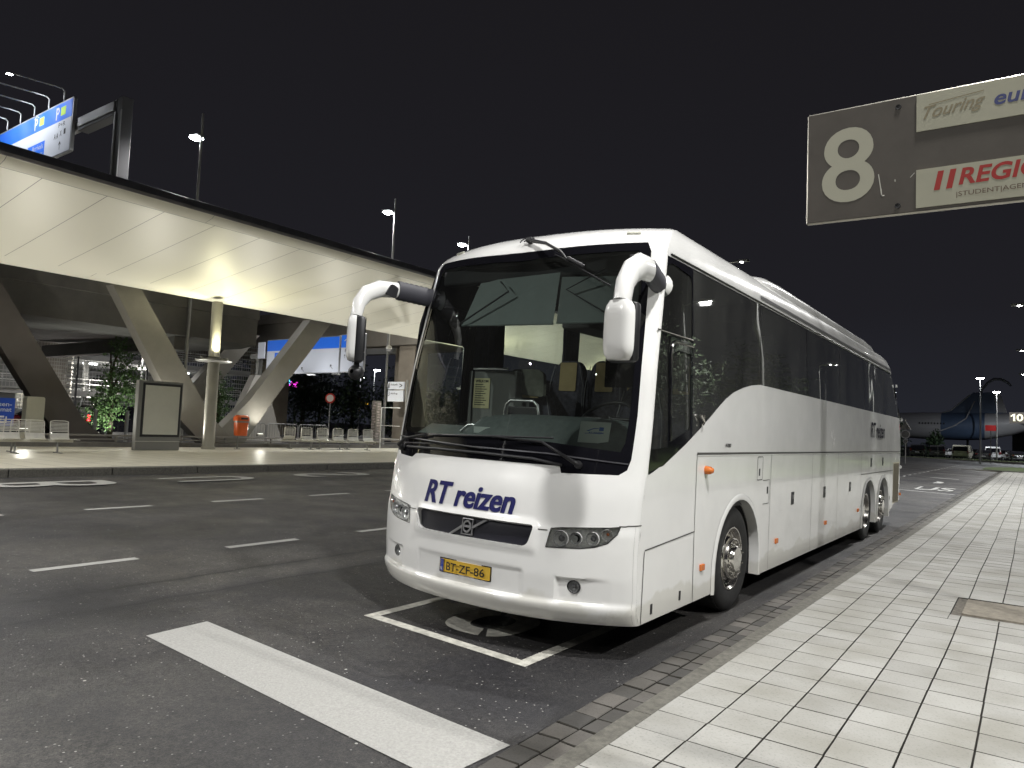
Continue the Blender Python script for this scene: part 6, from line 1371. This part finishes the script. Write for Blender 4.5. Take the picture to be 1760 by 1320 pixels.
# stair tower clad in mesh
def mesh_mat(name, sc, fill, col):
    m = bpy.data.materials.new(name); m.use_nodes = True; n = m.node_tree; b = n.nodes['Principled BSDF']; b.inputs['Base Color'].default_value = (*col, 1); b.inputs['Metallic'].default_value = .6; b.inputs['Roughness'].default_value = .4
    g_ = n.nodes.new('ShaderNodeNewGeometry'); sp = n.nodes.new('ShaderNodeSeparateXYZ'); n.links.new(g_.outputs['Position'], sp.inputs[0]); outs = []
    for i in (1, 2):
        a = n.nodes.new('ShaderNodeMath'); a.operation = 'MULTIPLY'; a.inputs[1].default_value = sc*(1 if i == 1 else .6); n.links.new(sp.outputs[i], a.inputs[0])
        f = n.nodes.new('ShaderNodeMath'); f.operation = 'FRACT'; n.links.new(a.outputs[0], f.inputs[0]); l = n.nodes.new('ShaderNodeMath'); l.operation = 'LESS_THAN'; l.inputs[1].default_value = fill; n.links.new(f.outputs[0], l.inputs[0]); outs.append(l.outputs[0])
    mx = n.nodes.new('ShaderNodeMath'); mx.operation = 'MAXIMUM'; n.links.new(outs[0], mx.inputs[0]); n.links.new(outs[1], mx.inputs[1]); n.links.new(mx.outputs[0], b.inputs['Alpha']); return m
M_MESH = mesh_mat('wire_mesh', 7.0, .22, (.55,.52,.45))
g = G(); g.lathe([(1.5,0),(1.5,7.5)], (-52.0,20.3,.4), (0,0,1), 32); g.emit('mesh_tower', M_MESH, pk)
g = G(); g.lathe([(1.15,0),(1.15,7.5)], (-52.0,20.3,.4), (0,0,1), 24); g.emit('tower_core', mat('tower_concrete', (.34,.31,.26), .7, noise=.1, nscale=1), pk)
g = G(); g.grid(lambda y, z: (-51.2+.0*y, y, z), [-10,14,26,36], [.4,7.6]); g.emit('mesh_screen', mesh_mat('fine_mesh', 5.0, .16, (.40,.40,.38)), pk, fixn=False)
for y in (12, 17.2, 21.8, 26.4, 31):
    g = G(); g.box((-51.1,y,4.0), (.10,.10,7.4)); g.emit('mesh_post', M_BLK, pk)
M_TUBE = lens_mat(20, (.95,1.,1.), 20)
random.seed(11)
for k, (y, z, x) in enumerate(((19.6,5.0,-56),(24.5,5.15,-55.5),(22.5,2.72,-55.5),(28.8,3.9,-56),(32.5,5.2,-57),(14.,2.72,-55.5),(17.4,2.72,-55.5),(30.5,2.7,-56),(21.,7.65,-57),(26.6,7.65,-57))):
    g = G(); g.box((x,y,z), (.2,.9,.07)); g.emit('ceiling_lamp', M_TUBE, pk)
for y, z, c_, nm in ((16.9,5.0,(.2,1.,.1),'green_lamp'), (17.9,4.85,(.15,.35,1.),'blue_lamp'), (18.2,2.62,(.4,1.,.1),'green_lamp'), (19.4,5.15,(.9,.9,1.),'white_lamp')):
    g = G(); g.box((-54.8,y,z), (.08,.5,.16)); g.emit(nm, mat(nm+'_mat', (0,0,0), .5, emis=c_, es=4.), pk)
for x, y, z, en in ((-57,21,4.8,120),(-57,29,4.8,140),(-57,14,2.5,90),(-50.2,20.3,.9,160),(-53.,25,3.6,90),(-53.,14,3.6,90),(-56,25,2.4,120),(-57,20,7.4,80)):  # the light in front of the ramp is added to brighten its face
    ld = bpy.data.lights.new('parking_light', 'POINT'); ld.energy = en; ld.color = (1.,.97,.9); ld.shadow_soft_size = .3; lo = bpy.data.objects.new('parking_light', ld); COL.objects.link(lo); ld.energy = en*3.2; lo.parent = pk; lo.location = Vector((x,y,z))-pk.location
for k, (y, z, col) in enumerate(((18.2,3.08,(.35,.35,.36)), (15.6,3.08,(.1,.02,.02)), (27,3.08,(.05,.05,.06)), (23.2,5.58,(.3,.3,.3)))):
    car(['silver car parked on the middle deck of the car park', 'dark red car parked on the middle deck', 'dark car on the middle deck behind the tree', 'grey car parked on the upper deck'][k], (-57.5, y, z), -pi/2, 'car', col, group='cars parked inside the multi storey')

# ================================================================== right of the pavement (mostly what the coach windows mirror)
struct((lambda g: (g.grid(lambda x, y: (x, y, .05), [2.18, 12, 40], [-20, 10, 40, 64]), g.emit('lawn', M_GRASS))[1])(G()))
for k, (x, y, hh, ww) in enumerate(((7.5,6,8.0,2.6), (8.5,13,7.5,2.5), (7.8,21,8.2,2.7), (9,30,7.6,2.6), (8,41,8.,2.7))):
    tree(['roadside tree beside the camera', 'second roadside tree right of the pavement', 'third roadside tree right of the pavement', 'fourth roadside tree right of the pavement', 'farthest roadside tree right of the pavement'][k], (x, y, .05), hh, [((0,0,hh*.5),(ww,ww,hh*.22)), ((ww*.5,-.5,hh*.62),(ww*.7,ww*.7,hh*.2)), ((-ww*.4,.3,hh*.6),(ww*.7,ww*.7,hh*.2)), ((0,0,hh*.8),(ww*.6,ww*.6,hh*.18))], 4200, .095, 3, (.040,.060,.030), group='trees right of the pavement', seed=60+k, trunk=.16)
street_lamp((4.0, 112, .06), 12., (2.5, 112), 11000*LK, 'tall added lamp post outside the frame that lights the aeroplane', COOL, group='lamp posts by the car park', spot=170)  # unseen lamp put in so that the distant aeroplane shows up
for k, (x, y) in enumerate(((6.2,4.),(6.5,29.8),(7.,57.4))):
    E_ = (2600, 4600, 3600)[k]
    street_lamp((x+1.0, y, .05), 8., (x, y), E_*LK, ['lamp post on the lawn beside the camera', 'lamp post on the lawn level with the far end of the coach', 'farthest lamp post on the lawn'][k], WHT, group='lamp posts on the lawn')
